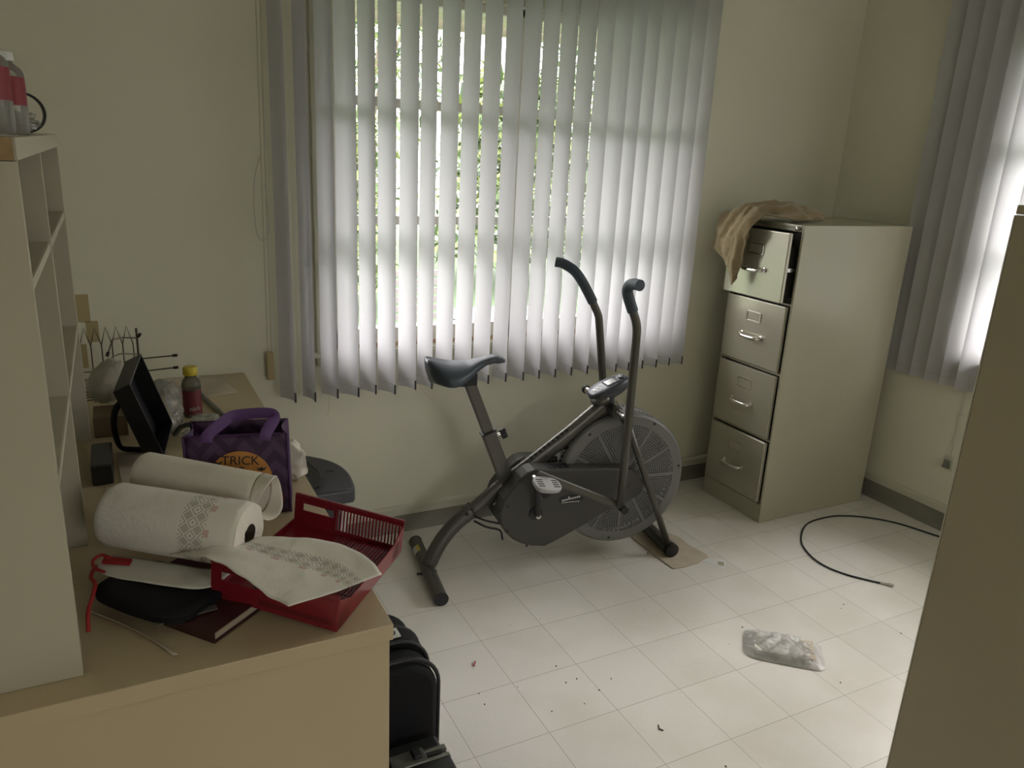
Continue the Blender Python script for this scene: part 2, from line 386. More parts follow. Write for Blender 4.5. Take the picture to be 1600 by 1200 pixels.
for x in (QX0, .13, QX1 - .04): g.box(x, x + .04, YN - .09, YN - .03, QZ0 + .05, QZ1 - .04)
struct(g.build('fill_window', FRAMEP))
g = G(); g.quad((QX0 + .04, YN - .06, QZ0 + .05), (QX1 - .04, YN - .06, QZ0 + .05), (QX1 - .04, YN - .06, QZ1 - .04), (QX0 + .04, YN - .06, QZ1 - .04)); g.build('glass_pane', GLASS, bpy.data.objects['fill_window'], local=True)
struct(rbox(-9, XR + .19, -16, YN - .25, -0.35, -0.30).build('rear_lawn', mat('concrete_yard', (.35, .34, .31), .9)))
def baseboard(name, x0, x1, y0, y1, axis):
    """grey cove strip below, painted board with rounded lip above"""
    g = G()
    if axis == 'x': prof = [(0, 0.075), (0.014, 0.075), (0.014, 0.106), (0.010, 0.113), (0, 0.116)]; g.prism(prof, lambda a, z: (x0, y1 - a, z), lambda a, z: (x1, y1 - a, z))
    else: prof = [(0, 0.085), (0.014, 0.085), (0.014, 0.112), (0.010, 0.119), (0, 0.122)]; g.prism(prof, lambda a, z: (x1 - a, y0, z), lambda a, z: (x1 - a, y1, z))
    o = struct(g.build(name, TRIM))
    g = G()
    h = 0.075 if axis == 'x' else 0.085
    cp = [(0, 0), (0.020, 0), (0.019, 0.004), (0.011, 0.010), (0.009, 0.018), (0.009, h), (0, h)]
    if axis == 'x': g.prism(cp, lambda a, z: (x0, y1 - a, z), lambda a, z: (x1, y1 - a, z))
    else: g.prism(cp, lambda a, z: (x1 - a, y0, z), lambda a, z: (x1 - a, y1, z))
    c = g.build('cove_strip', COVE, o, local=True); return o
baseboard('baseboard_back', XL, XR, 0, YB, 'x')
baseboard('baseboard_right', 0, XR, YN, YB - .02, 'y')

# ---- back window
def window(name, o0, W, Z0, Z1, mull, rails, along):
    """window in a wall; a = distance along the wall, d = depth outwards"""
    def P(a, d, z): return (o0[0] + a, o0[1] + d, z) if along == 'x' else (o0[0] + d, o0[1] - a, z)
    def bx(g, a0, a1, d0, d1, z0, z1):
        p, q = P(a0, d0, z0), P(a1, d1, z1)
        g.box(min(p[0], q[0]), max(p[0], q[0]), min(p[1], q[1]), max(p[1], q[1]), z0, z1)
    g = G(); f = 0.035
    bx(g, 0, f, 0.03, 0.09, Z0, Z1); bx(g, W - f, W, 0.03, 0.09, Z0, Z1)
    bx(g, 0, W, 0.03, 0.09, Z0, Z0 + 0.068); bx(g, 0, W, 0.03, 0.09, Z1 - 0.03, Z1)
    for m_ in mull: bx(g, m_ - 0.035, m_ + 0.035, 0.03, 0.09, Z0, Z1)
    w_ = struct(g.build(name, FRAMEP, bevel=0.004))
    g = G(); c = 0.062
    bx(g, -c, 0, -0.016, -0.0005, Z0 - .012, Z1 + c); bx(g, W, W + c, -0.016, -0.0005, Z0 - .012, Z1 + c); bx(g, 0, W, -0.016, -0.0005, Z1, Z1 + c)
    g.build('casing', TRIM, w_, local=True, bevel=0.004)
    g = G(); bx(g, -c - .015, W + c + .015, -0.030, -0.0005, Z0 - 0.020, Z0 - 0.001); bx(g, -c, W + c, -0.014, -0.0005, Z0 - 0.054, Z0 - 0.022)
    g.build('window_sill', TRIM, w_, local=True, bevel=0.004)
    g = G(); bx(g, 0.0, W, 0.005, 0.029, Z0 + 0.0005, Z0 + 0.010); g.build('sill_stop', RUST, w_, local=True)
    for z in rails:
        g = G(); bx(g, f, W - f, 0.040, 0.085, z - 0.016, z + 0.016); g.build('glazing_rail', FRAMEP, w_, local=True, bevel=0.003)
    ed = [f] + [q for m_ in mull for q in (m_ - 0.035, m_ + 0.035)] + [W - f]
    for i in range(0, len(ed), 2):
        g = G(); g.quad(P(ed[i], .06, Z0 + .068), P(ed[i + 1], .06, Z0 + .068), P(ed[i + 1], .06, Z1 - .03), P(ed[i], .06, Z1 - .03))
        g.build('glass_pane', GLASS, w_, local=True)
    return w_
window('window_1', (WX0, YB), WX1 - WX0, WZ0, WZ1, [0.775], [1.278, 1.695], 'x')
window('window_2', (XR, RY1), RY1 - RY0, RZ0, RZ1, [0.76, 1.53], [1.278, 1.695], 'y')

# ================================================================ outside, seen between the vanes
rg = random.Random(5)
struct(rbox(-9, 12, YB + .25, 22, -0.35, -0.30).build('lawn', GRASS))
# roof soffit over the window with boards
g = G()
for k in range(5): g.box(-3, 5.2, 0.56 + k * 0.135, 0.56 + k * 0.135 + 0.128, 2.12, 2.15)
struct(g.build('trim_1', SOFFIT)); 
g = G(); g.box(-3, 5.2, 1.24, 1.28, 2.082, 2.30); struct(g.build('trim_2', SOFFIT))
g = G()
for k in range(3): g.box(XR + TH + .02 + k * .135, XR + TH + .148 + k * .135, -9, YB + .2, 2.20, 2.23)
struct(g.build('shade_eave', SOFFIT))  # unseen eave boards added to shade the right window
def leafy(name, label, cat, x, y, h, wd, n, mats, group, big=0.16, trunk=True, z0=-0.30):
    t = thing(name, label, cat, (x, y, z0), 0, group)
    g = G()
    for i in range(n):
        a = rg.uniform(0, 6.283); rr = wd * math.sqrt(rg.random()); z = z0 + h * (0.10 + 0.9 * rg.random() ** 0.8)
        k = 1.0 - 0.45 * ((z - z0) / h); c = Vector((x + rr * k * math.cos(a), y + rr * k * math.sin(a), z))
        d = Vector((rg.uniform(-1, 1), rg.uniform(-1, 1), rg.uniform(-.8, .9))).normalized(); s = d.cross(Vector((rg.uniform(-1, 1), rg.uniform(-1, 1), rg.uniform(-1, 1)))).normalized()
        L = big * rg.uniform(.5, 1.3); W_ = L * rg.uniform(.12, .3); g.cm = rg.choice(range(len(mats)))
        g.quad(c - d * L, c + s * W_ - d * L * .1, c + d * L, c - s * W_ - d * L * .1)
    g.build('foliage', mats, t)
    if trunk:
        g = G()
        for k in range(3):
            a = rg.uniform(0, 6.28); g.tube([(x + .05 * math.cos(a), y + .05 * math.sin(a), z0), (x + .1 * math.cos(a), y + .1 * math.sin(a), z0 + h * .4), (x + wd * .45 * math.cos(a), y + wd * .45 * math.sin(a), z0 + h * .85)], [.05, .04, .02], 8)
        g.build('trunk', BARK, t, smooth=True)
    return t
leafy('garden_shrub', 'dense dark green shrub outside behind the left panes of the window', 'shrub', 0.9, 8.9, 3.3, 1.5, 3000, [LEAFA, LEAFC, LEAFC], 'shrubs beyond the lawn')
leafy('garden_shrub', 'mid green bush with lime leaves outside, seen through the middle vanes', 'shrub', 4.3, 7.6, 2.9, 1.5, 3200, [LEAFA, LEAFB, LEAFC], 'shrubs beyond the lawn')
leafy('garden_shrub', 'yellow-leaved shrub outside near the left edge of the window', 'shrub', 1.3, 6.3, 2.2, 0.8, 1300, [LEAFB, LEAFA], 'shrubs beyond the lawn')
leafy('garden_shrub', 'tall bush outside towards the right half of the window', 'shrub', 7.6, 7.6, 3.4, 1.6, 2400, [LEAFA, LEAFC, LEAFA], 'shrubs beyond the lawn')
leafy('garden_tree', 'tall thin leaved tree outside with bare branches against the white sky', 'tree', 3.6, 12.6, 6.2, 2.4, 3000, [LEAFA, LEAFC, LEAFB], 'trees', big=.15)
leafy('garden_tree', 'spreading green tree outside, further right behind the bushes', 'tree', 9.0, 12.5, 5.6, 2.6, 2600, [LEAFA, LEAFC], 'trees', big=.18)
leafy('shade_hedge', 'unseen green hedge added outside the right-hand window to shade its blind', 'hedge', 6.5, -1.4, 2.1, 1.5, 3500, [LEAFA, LEAFC], 'trees', trunk=False)  # out of view, added and sized to limit light through the right window
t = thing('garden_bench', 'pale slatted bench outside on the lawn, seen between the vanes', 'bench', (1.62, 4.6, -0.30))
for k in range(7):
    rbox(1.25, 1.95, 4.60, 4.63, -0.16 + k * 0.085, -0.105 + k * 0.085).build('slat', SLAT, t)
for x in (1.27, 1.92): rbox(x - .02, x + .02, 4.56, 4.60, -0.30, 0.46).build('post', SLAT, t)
o = rbox(2.4, 3.6, 4.4, 6.0, -0.305, -0.285).build('garden_path', PATH); struct(o)
struct(rbox(XR + .2, 12, -9, YB + .2, -0.35, -0.30).build('side_lawn', GRASS))

# ================================================================ vertical blinds
def vane_mesh(g, cx, cy, ang, z0, z1, wdt=0.089, bow=0.009, along='x', tw=0.0):
    def fn(u, v):
        s = (u - .5) * wdt; b = bow * (1 - (2 * u - 1) ** 2); a = ang + tw * v
        dx, dy = math.cos(a) * s - math.sin(a) * b, math.sin(a) * s + math.cos(a) * b
        return (cx + dx, cy + dy, z0 + (z1 - z0) * v)
    g.grid(fn, 6, 6)
def blind(name, label, vanes, z0, z1, rail, chain_pts, order):
    t = thing(name, label, 'blind', (rail[0], rail[2], z1 + .02))
    rbox(*rail, z1 + .025, z1 + .07).build('headrail', TRIM, t, bevel=.004)
    for i, (x, y, a, dz) in enumerate(vanes):
        g = G(); vane_mesh(g, x, y, a, z0 + dz, z1, tw=vt[i] if order else 0)
        vn = g.build('vane', VANE, t, smooth='all')
        # hem weight clip on the near edge
        ex_, ey_ = x + math.cos(a) * .0445, y + math.sin(a) * .0445
        ux, uy = math.cos(a), math.sin(a)
        g = G(); M = frame((ex_, ey_, z0 + dz), (ux, uy, 0), (-uy, ux, 0), (0, 0, 1))
        g.box(-.004, .0015, -.0022, .0022, 0.0, .036, M); g.build('hem_clip', DARKCLIP, vn)
        g = G(); g.box(-.086, -.003, -.0028, -.0022, .038, .0392, M); g.build('hem_seam', CHAIN, vn)
    return t
a_l = [-65, -72, -62, -50, -64, -60, -60, -69, -66, -66, -68, -74, -68, -75, -73, -75, -77, -74, -70, -60, -56, -54, -46, -34]
xs = [-.4555, -.3815, -.307, -.236, -.1635, -.0915, -.011, .0605, .139, .219, .299, .380, .4555, .533, .6085, .6875, .768, .842, .906, .967, 1.040, 1.115, 1.185, 1.258]
dzs = [0, -.004, .0, -.004, .002, -.006, .004, .002, .002, .0, .0, .002, .0, .002, .0, .002, .002, .0, .0, .0, .002, .0, .002, .0]
vt = [R(rg.uniform(-7, -2)) if i < 15 else R(rg.uniform(-1, 2)) for i, _ in enumerate(xs)]; vt[-1] = R(12); vt[-2] = R(8)
YV = 0.258
vl = [(x, YV if i < 17 else YV - .006, R(a), d) for i, (x, a, d) in enumerate(zip(xs, a_l, dzs))]
bb = blind('vertical_blind', 'wide half-open vertical blind of pale grey vanes over the window behind the exercise bike', vl, 0.66, 2.34, (-.56, 1.42, .235, .285), None, True)
# link cord between the hems
pts = []
for i in range(len(vl) - 1):
    if i in (6, 9, 13): continue
    (x0, y0, a0, d0), (x1, y1, a1, d1) = vl[i], vl[i + 1]
    p0 = Vector((x0 + math.cos(a0) * .03, y0 + math.sin(a0) * .03, .682)); p1 = Vector((x1 - math.cos(a1) * .03, y1 - math.sin(a1) * .03, .682))
    sg = rg.uniform(.012, .03); pp = [p0.lerp(p1, k / 8) - Vector((0, 0, sg * (1 - (k / 4 - 1) ** 2))) for k in range(9)]
    G().tube(pp, .0007, 5).build('link_cord', CHAIN, bb)
G().tube([(-.315, .22, .69), (-.32, .215, .64), (-.325, .22, .60)], .0007, 5).build('link_cord', CHAIN, bb)
G().tube([(.02, .22, .685), (.055, .225, .64), (.09, .23, .61)], .0007, 5).build('link_cord', CHAIN, bb)
# control cords and weight at the left
t = thing('blind_cord_weight', 'beige pull weight hanging on two cords at the left end of the wide blind', 'cord weight', (-.498, .345, .715))
g = G(); g.box(-.511, -.485, .333, .358, .715, .818); g.build('weight', TAPE, t, bevel=.004)
for x in (-.505, -.492): G().tube([(x, .345, .818), (x + .003, .34, 1.3), (x + .012, .33, 2.35)], .0012, 6).build('cord', CHAIN, t)
G().tube(catmull([(-.500, .340, 1.50), (-.522, .345, 1.42), (-.528, .345, 1.32), (-.522, .345, 1.235), (-.500, .345, 1.215), (-.482, .345, 1.26), (-.490, .340, 1.40)], 6), .0012, 6).build('cord_loop', CHAIN, t)

ry = [-.150 + -.0735 * k for k in range(33)]
vr = [(2.222, y, R(-90 + (9 if k < 3 else (13 if k < 4 else (17 if k < 5 else (24 if k < 6 else 82))))), 0.0) for k, y in enumerate(ry)]
blind('vertical_blind', 'nearly closed vertical blind of grey vanes on the right wall beside the filing cabinet', vr, 0.662, 2.34, (2.198, 2.248, -2.60, -.09), None, False)

# wall marks, jack
for k, (x0, x1, z0, z1) in enumerate([(-1.103, -1.05, .952, 1.043), (-1.065, -1.03, .885, .955), (-1.13, -1.07, .80, .88)]):
    o = tag(rbox(x0, x1, YB - .0015, YB - .0002, z0, z1).build('tape_patch', TAPE), ['upper yellowed tape patch stuck on the wall above the desk', 'middle yellowed tape patch on the wall beside the wire rack', 'lowest yellowed tape patch on the wall behind the wire rack'][k], 'tape', 'yellowed tape patches on the wall')
t = thing('phone_jack', 'small cream phone jack on the right wall beside the dark cupboard edge', 'phone jack', (XR - .02, -.485, .30))
rbox(XR - .010, XR - .0005, -.515, -.470, .285, .345).build('wall_plate', TRIM, t, bevel=.003)
g = G(); g.prism([(0, 0), (.022, .004), (.012, .040)], lambda a, z: (XR - .010 - a, -.475, .292 + z), lambda a, z: (XR - .010 - a, -.500, .292 + z)); g.build('socket', GUN, t)
G().tube([(XR - .006, -.488, .345), (XR - .006, -.492, .50), (XR - .006, -.49, .66)], .0018, 6).build('wire', TRIM, t)
for z in (.42, .54): rbox(XR - .012, XR - .002, -.496, -.484, z, z + .006).build('wire_staple', STICK, t)

# ================================================================ filing cabinet
FX0, FX1, FY0, FY1, FH = 1.517, 2.200, -0.155, 0.228, 1.320
t = thing('filing_cabinet', 'tall four-drawer putty metal filing cabinet in the corner, top drawer ajar', 'filing cabinet', (FX0, FY0, 0))
zz = [(1.000, 1.288), (.700, .985), (.397, .681), (.094, .378)]
g = G(); th = .012
g.prism([(FX0, FY0), (FX1 - .022, FY0), (FX1 - .002, FY0 + .016), (FX1 - .002, FY0 + .030), (FX1 - .014, FY0 + .030), (FX1 - .030, FY0 + th), (FX0, FY0 + th)], lambda x, y: (x, y, 0), lambda x, y: (x, y, FH)); g.box(FX0, FX1, FY1 - th, FY1, 0, FH); g.box(FX1 - th, FX1 - .002, FY0 + .030, FY1 - th, 0, FH)
g.box(FX0, FX1 - th, FY0 + th, FY1 - th, FH - .015, FH); g.box(FX0, FX1 - th, FY0 + th, FY1 - th, 0, .086)
for a, b in ((.382, .393), (.685, .696), (.988, .997), (1.292, 1.305)): g.box(FX0 + .002, FX0 + .03, FY0 + th, FY1 - th, a, b)
g.build('body', PUTTY, t, bevel=.0035, seg=3)
for k in range(4): rbox(FX0 + .024, FX0 + .030, FY0 + th, FY1 - th, zz[k][0], zz[k][1]).build('inner_face', BLACKGAP, t)
for k, (z0, z1) in enumerate(zz):
    off = 0.038 if k == 0 else 0.0; x1 = FX0 + .004 - off; x0 = x1 - .018
    g = G(); g.box(x0, x1, FY0 + .020, FY1 - .020, z0, z1)
    d = g.build('drawer', PUTTYF, t, bevel=.004, seg=3)
    if k == 0: rbox(x1, FX0 + .3, FY0 + .040, FY1 - .040, z0 + .02, z1 - .06).build('drawer_tray', BLACKGAP, d); rbox(x1, FX0 + .3, FY0 + .022, FY0 + .036, z0 + .13, z0 + .145).build('runner', SILVER, d)
    ym = (FY0 + FY1) / 2; zl = z0 + .210 if k else z0 + .205
    g = G(); fw, fh = .040, .019
    g.box(x0 - .004, x0 - .0005, ym - fw, ym + fw, zl - fh - .003, zl - fh); g.box(x0 - .004, x0 - .0005, ym - fw, ym + fw, zl + fh, zl + fh + .003)
    g.box(x0 - .004, x0 - .0005, ym - fw - .003, ym - fw, zl - fh, zl + fh); g.box(x0 - .004, x0 - .0005, ym + fw, ym + fw + .003, zl - fh, zl + fh)
    g.build('label_holder', CHROME, d)
    zh = z0 + .125 if k else z0 + .122
    pts = catmull([(x0 + .001, ym + .058, zh), (x0 - .018, ym + .055, zh - .001), (x0 - .028, ym + .040, zh - .003), (x0 - .030, ym, zh - .004), (x0 - .028, ym - .040, zh - .003), (x0 - .018, ym - .055, zh - .001), (x0 + .001, ym - .058, zh)], 5)
    G().tube(pts, 1, 12, flat=(.0075, .0045, (0, 0, 1))).build('handle', CHROME, d, smooth='all')
    for s_ in (-1, 1): G().lathe([(.011, 0), (.011, .003), (.006, .005)], 14, Matrix.Translation((x0, ym + s_ * .058, zh)) @ Matrix.Rotation(R(-90), 4, 'Y')).build('handle_mount', CHROME, d, smooth=True)
g = G(); g.lathe([(.0095, 0), (.0095, .010), (.007, .012)], 16, Matrix.Translation((FX0, FY0 + .030, 1.306)) @ Matrix.Rotation(R(-90), 4, 'Y')); g.build('lock', CHROME, t, smooth=True)

# folded cloth over the cabinet top and drawer
def skin(ctrl, name, m_, parent=None, label=None, cat=None, n=8, thick=.004, noise_a=.0, ns=20, uvs=None, off=0.0, ridge=None):
    """smooth surface through a rows x cols table of 3-D points"""
    rows = [catmull(r, n) for r in ctrl]; cols = []
    for j in range(len(rows[0])): cols.append(catmull([r[j] for r in rows], n))
    nu, nv = len(cols) - 1, len(cols[0]) - 1
    def fn(u, v):
        p = cols[round(u * nu)][round(v * nv)]
        if ridge: p = p + Vector(ridge[2]) * (ridge[0] * math.sin(2 * math.pi * ridge[1] * u + 2.2 * math.sin(3.0 * v)) * math.sin(math.pi * min(1, u * 1.0)) ** .5)
        return p + Vector((nz(p.x + 3, p.y, p.z, ns), nz(p.x, p.y + 7, p.z, ns), nz(p.x, p.y, p.z + 5, ns))) * noise_a
    g = G(); g.grid(fn, nu, nv, uvs)
    o = g.build(name, m_, parent, smooth='all', solid=thick, soff=off)
    if label: tag(o, label, cat)
    return o
cl = thing('tan_cloth', 'crumpled tan towel draped over the top front edge of the filing cabinet', 'towel', (1.50, .05, FH))
zt = FH + .012
XD = 1.438
skin([[(1.72, .125, zt + .006), (1.72, .08, zt + .045), (1.72, .02, zt + .04), (1.72, -.035, zt + .004)],
      [(1.62, .16, zt + .004), (1.62, .09, zt + .062), (1.62, .01, zt + .046), (1.62, -.062, zt + .003)],
      [(1.54, .21, zt + .004), (1.54, .115, zt + .058), (1.54, .07, zt + .030), (1.54, -.045, zt + .003)],
      [(1.46, .245, zt + .004), (1.46, .15, zt + .036), (1.46, .09, zt + .030), (1.455, .018, zt + .014)],
      [(1.43, .262, zt - .06), (1.415, .185, zt - .05), (1.405, .11, zt - .055), (1.41, .040, zt - .055)],
      [(1.43, .268, zt - .125), (1.41, .215, zt - .12), (1.405, .125, zt - .15), (1.41, .052, zt - .13)],
      [(1.43, .275, zt - .17), (1.42, .240, zt - .16), (1.415, .13, zt - .22), (1.415, .066, zt - .20)],
      ], 'towel_body', CLOTH, cl, n=12, thick=.004, noise_a=.012, ns=22, ridge=(.0085, 3.2, (-.55, 0, .8)))
skin([[(1.47, .10, zt + .035), (1.465, .06, zt + .045), (1.465, .015, zt + .022)],
      [(1.405, .12, zt - .04), (1.395, .075, zt - .035), (1.40, .030, zt - .05)],
      [(1.40, .125, zt - .14), (1.39, .085, zt - .145), (1.405, .050, zt - .14)],
      [(1.405, .125, zt - .22), (1.395, .095, zt - .23), (1.41, .066, zt - .22)],
      [(1.415, .105, zt - .285), (1.405, .097, zt - .29), (1.415, .085, zt - .275)]], 'towel_fold', CLOTH, cl, n=10, thick=.004, noise_a=.008, ns=26, ridge=(.005, 1.6, (-.8, 0, .3)))
skin([[(1.78, .085, zt), (1.78, .055, zt + .034), (1.78, .01, zt + .030), (1.78, -.020, zt)],
      [(1.73, .105, zt), (1.73, .065, zt + .044), (1.73, .005, zt + .040), (1.73, -.040, zt)],
      [(1.67, .11, zt), (1.67, .07, zt + .042), (1.67, .005, zt + .038), (1.67, -.042, zt)]], 'towel_roll_end', CLOTH, cl, n=6, thick=.006, noise_a=.008, ns=24)
# ================================================================ exercise bike (local frame: x forward, y = far side, z up)
bk = thing('exercise_bike', 'grey upright air-resistance exercise bike with fan wheel and moving handlebars', 'exercise bike', (-.015, -.005, 0), R(-8))
def B(g, name, m_, p=None, **k): return g.build(name, m_, p or bk, local=True, **k)
WXC, WZC, WR, SN, SF = 0.763, 0.338, 0.272, -0.045, 0.075
# stabilizers
st = B(G().tube([(0, -.215, .026), (0, .215, .026)], .0255, 24), 'rear_stabilizer', BIKEG, smooth=True)
for s in (-1, 1): B(G().tube([(0, s * .2145, .026), (0, s * .2175, .026)], .0265, 24), 'end_cap', RUBBER, st, smooth=True)
g = G(); M_ = []
for k in range(7): a = R(100 + k * 14); M_.append((0 + .0259 * math.cos(a), .026 + .0259 * math.sin(a)))
gs = G()
for k in range(6): gs.quad((M_[k][0], .10, M_[k][1]), (M_[k + 1][0], .10, M_[k + 1][1]), (M_[k + 1][0], .145, M_[k + 1][1]), (M_[k][0], .145, M_[k][1]))
B(gs, 'warning_label', STICK, st, smooth='all')
gs = G()
for k in range(2): gs.quad((M_[k][0] * 1.01, .10, M_[k][1] + .0003), (M_[k + 1][0] * 1.01, .10, M_[k + 1][1] + .0003), (M_[k + 1][0] * 1.01, .145, M_[k + 1][1] + .0003), (M_[k][0] * 1.01, .145, M_[k][1] + .0003))
B(gs, 'warning_stripe', YEL, st)
B(G().tube([(-.045, -.02, .020), (.03, -.02, .024)], .005, 8), 'level_screw', RUBBER, st)
fs = B(G().tube([(.985, -.105, .0335), (.985, .105, .0335)], .0255, 24), 'front_stabilizer', BIKEG, smooth=True)
for s in (-1, 1): B(G().tube([(.985, s * .095, .0335), (.985, s * .118, .0335), (.985, s * .121, .0335)], [.0285, .0285, .024], 24), 'end_cap', RUBBER, fs, smooth=True)
# main tube: rear leg piece and oval main beam
leg = B(G().tube(catmull([(.006, 0, .045), (.028, 0, .095), (.060, 0, .150), (.105, 0, .202), (.170, 0, .252)], 6), 1, 20, flat=(.023, .030, (0, 1, 0))), 'rear_leg_tube', BIKEG, smooth='all')
mt = B(G().tube([(.150, 0, .236), (.275, 0, .338), (.395, 0, .420), (.545, 0, .528), (.700, 0, .650)], [.80, .86, .92, .98, 1.02], 24, flat=(.026, .034, (0, 1, 0))), 'main_tube', BIKEG, smooth=True)
g = G()
for a, b in ((.140, .243), (.160, .260)):
    for s in (-1, 1): g.tube([(a, s * .022, b + .004), (a, s * .028, b + .004)], .006, 10)
B(g, 'joint_bolt', RUBBER, leg)
d = Vector((.305, 0, .230)).normalized(); nrm = Vector((-d.z, 0, d.x))
c0 = Vector((.245, -.018, .296))
g = G(); Mx = frame(tuple(c0), tuple(d), (0, -.55, .84)); g.box(-.014, .014, -.010, .012, .018, .0195, Mx)
B(g, 'serial_sticker', STICK, mt)
# lettering marks along the top of the beam
g = G()
for k in range(11):
    q = Vector((.365, 0, .3985)) + d * (k * .021); Mx = frame((q.x + nrm.x * .0246, -.0158, q.z + nrm.z * .0246), tuple(d), (-nrm.x * .74, -.67, -nrm.z * .74)); g.box(0, .012, -.0055, .0055 - .003 * (k % 2), -.0008, .0008, Mx)
B(g, 'beam_lettering', INK, mt)
# seat post and sleeve
pd = Vector((.135 - .300, 0, .745 - .335)).normalized(); pn = Vector((pd.z, 0, -pd.x))
def rect_post(p0, p1, hw, hs, name, **k):
    Mx = frame(p0, tuple((Vector(p1) - Vector(p0)).normalized()), (0, 1, 0)); L = (Vector(p1) - Vector(p0)).length
    return B(G().box(0, L, -hs, hs, -hw, hw, Mx), name, BIKEG, bevel=.006, seg=3, **k)
slv = rect_post((.312, 0, .322), (.216, 0, .562), .0265, .021, 'seat_tube_sleeve')
Mx = frame((.2165, 0, .561), tuple(pd), (0, 1, 0)); B(G().box(-.004, .004, -.0235, .0235, -.029, .029, Mx), 'sleeve_collar', RUBBER, slv, bevel=.003)
pst = rect_post((.222, 0, .548), (.140, 0, .752), .0205, .0155, 'seat_post')
g = G(); k0 = Vector((.232, 0, .535)); k1 = k0 + pn * .028
B(G().tube([tuple(k0 + pn * .015), tuple(k0 + pn * .040)], .007, 12), 'knob_shaft', SILVER, slv, smooth=True)
kb = G()
Mk = frame(tuple(k0 + pn * .036), (0, 1, 0), tuple(pd), tuple(pn))
prof = []
for k in range(24):
    a = 2 * math.pi * k / 24; r_ = .017 + .0055 * math.cos(3 * a); prof.append((r_ * math.cos(a), r_ * math.sin(a)))
kb.prism(prof, lambda a, b: tuple(Mk @ Vector((a, b, 0))), lambda a, b: tuple(Mk @ Vector((a, b, .022))))
B(kb, 'height_knob', RUBBER, slv, bevel=.003)
# saddle: wide at the rear, narrow nose
def saddle(u, v):
    # u along 0 rear .. 1 nose ; v around section
    x = -.018 + .285 * u
    w_ = .112 * (math.sin(min(1, (u + .02) / .26) * math.pi / 2)) ** .55 if u < .26 else .112 - (.112 - .030) * (lambda q: q * q * (3 - 2 * q))(min(1, (u - .26) / .50))
    w_ *= 1 if u < .95 else math.sqrt(max(0, 1 - ((u - .95) / .055) ** 2)) * .98 + .02
    top = .846 - .022 * math.sin(min(1, u / .85) * math.pi) * (1 if u < .85 else 0) - (.010 * ((u - .85) / .15) ** 2 if u > .85 else 0) + .008 * (1 - u)
    if u > .5: top += .006 * math.sin((u - .5) * 2 * math.pi) 
    th_ = (.088 - .060 * min(1, u / .75)) if u < .9 else .028 - .018 * ((u - .9) / .1)
    if u < .06: th_ *= .45 + .55 * math.sqrt(u / .06); 
    a = 2 * math.pi * v; cs, sn = math.cos(a), math.sin(a)
    yy = w_ * math.copysign(abs(cs) ** .75, cs)
    side = abs(yy) / .112
    tz = top - .020 * side ** 2.2 - (.010 if u < .45 else 0) * math.exp(-(yy / .010) ** 2) * (1 - u / .45 if u < .45 else 0)
    if sn >= 0: z = tz - (.5 * th_) * (1 - sn ** .55)
    else: z = tz - .5 * th_ - .5 * th_ * (abs(sn) ** .7) * (1 - .25 * side)
    return (x, yy, z)
g = G(); g.grid(saddle, 44, 40)
g.face(*[j for j in range(41)]); g.face(*[44 * 41 + j for j in reversed(range(41))])
sd = B(g, 'saddle', SEATM, smooth='all')
B(G().box(.100, .165, -.016, .016, .742, .790).box(.118, .150, -.022, .022, .755, .785), 'saddle_clamp', RUBBER, sd, bevel=.004)
# chain case
case = [(.372, .436), (.345, .428), (.322, .408), (.285, .362), (.258, .325), (.246, .290), (.243, .255), (.252, .222), (.272, .190), (.300, .160), (.335, .138), (.380, .123), (.434, .114), (.50, .142), (.58, .180), (.665, .224), (.74, .256), (.80, .279), (.822, .290), (.834, .306), (.832, .335), (.818, .365), (.800, .386), (.775, .400), (.74, .408), (.66, .416), (.56, .423), (.47, .429)]
cc = B(G().prism(case, lambda a, z: (a, -.100, z), lambda a, z: (a, -.020, z)), 'chain_case', BIKEC, bevel=.010, seg=3)
B(G().prism(case, lambda a, z: (a, .020, z), lambda a, z: (a, .090, z)), 'chain_case_far', BIKEC, bevel=.010, seg=3)
for p in ((.262, .300), (.300, .392), (.345, .130), (.264, .200)): B(G().tube([(p[0] + .012, -.1035, p[1]), (p[0] + .012, -.099, p[1])], .0045, 10), 'case_screw', RUBBER, cc)
# vent slots on top of the case
g = G()
for k in range(14): x = .385 + k * .0095; g.box(x, x + .0042, -.088, -.052, .4275, .4345); g.box(x, x + .0042, .010, .055, .4275, .4345)
B(g, 'case_vent_slots', RUBBER, cc)
g = G(); el = [(.526 + .052 * math.cos(2 * math.pi * k / 32), .303 + .0165 * math.sin(2 * math.pi * k / 32) * (1.15 if k < 16 else 1)) for k in range(32)]
bd = B(G().prism(el, lambda a, z: (a, -.1015, z), lambda a, z: (a, -.099, z)), 'badge', RUBBER, cc)
g = G()
for k in range(9): g.box(.487 + k * .0085, .493 + k * .0085, -.1022, -.1016, .2985 + k * .0012, .3050 + k * .0012)
g.box(.487, .560, -.1022, -.1016, .2915, .2940); g.box(.512, .518, -.1022, -.1016, .309, .3155)
B(g, 'badge_lettering', STICK, bd)
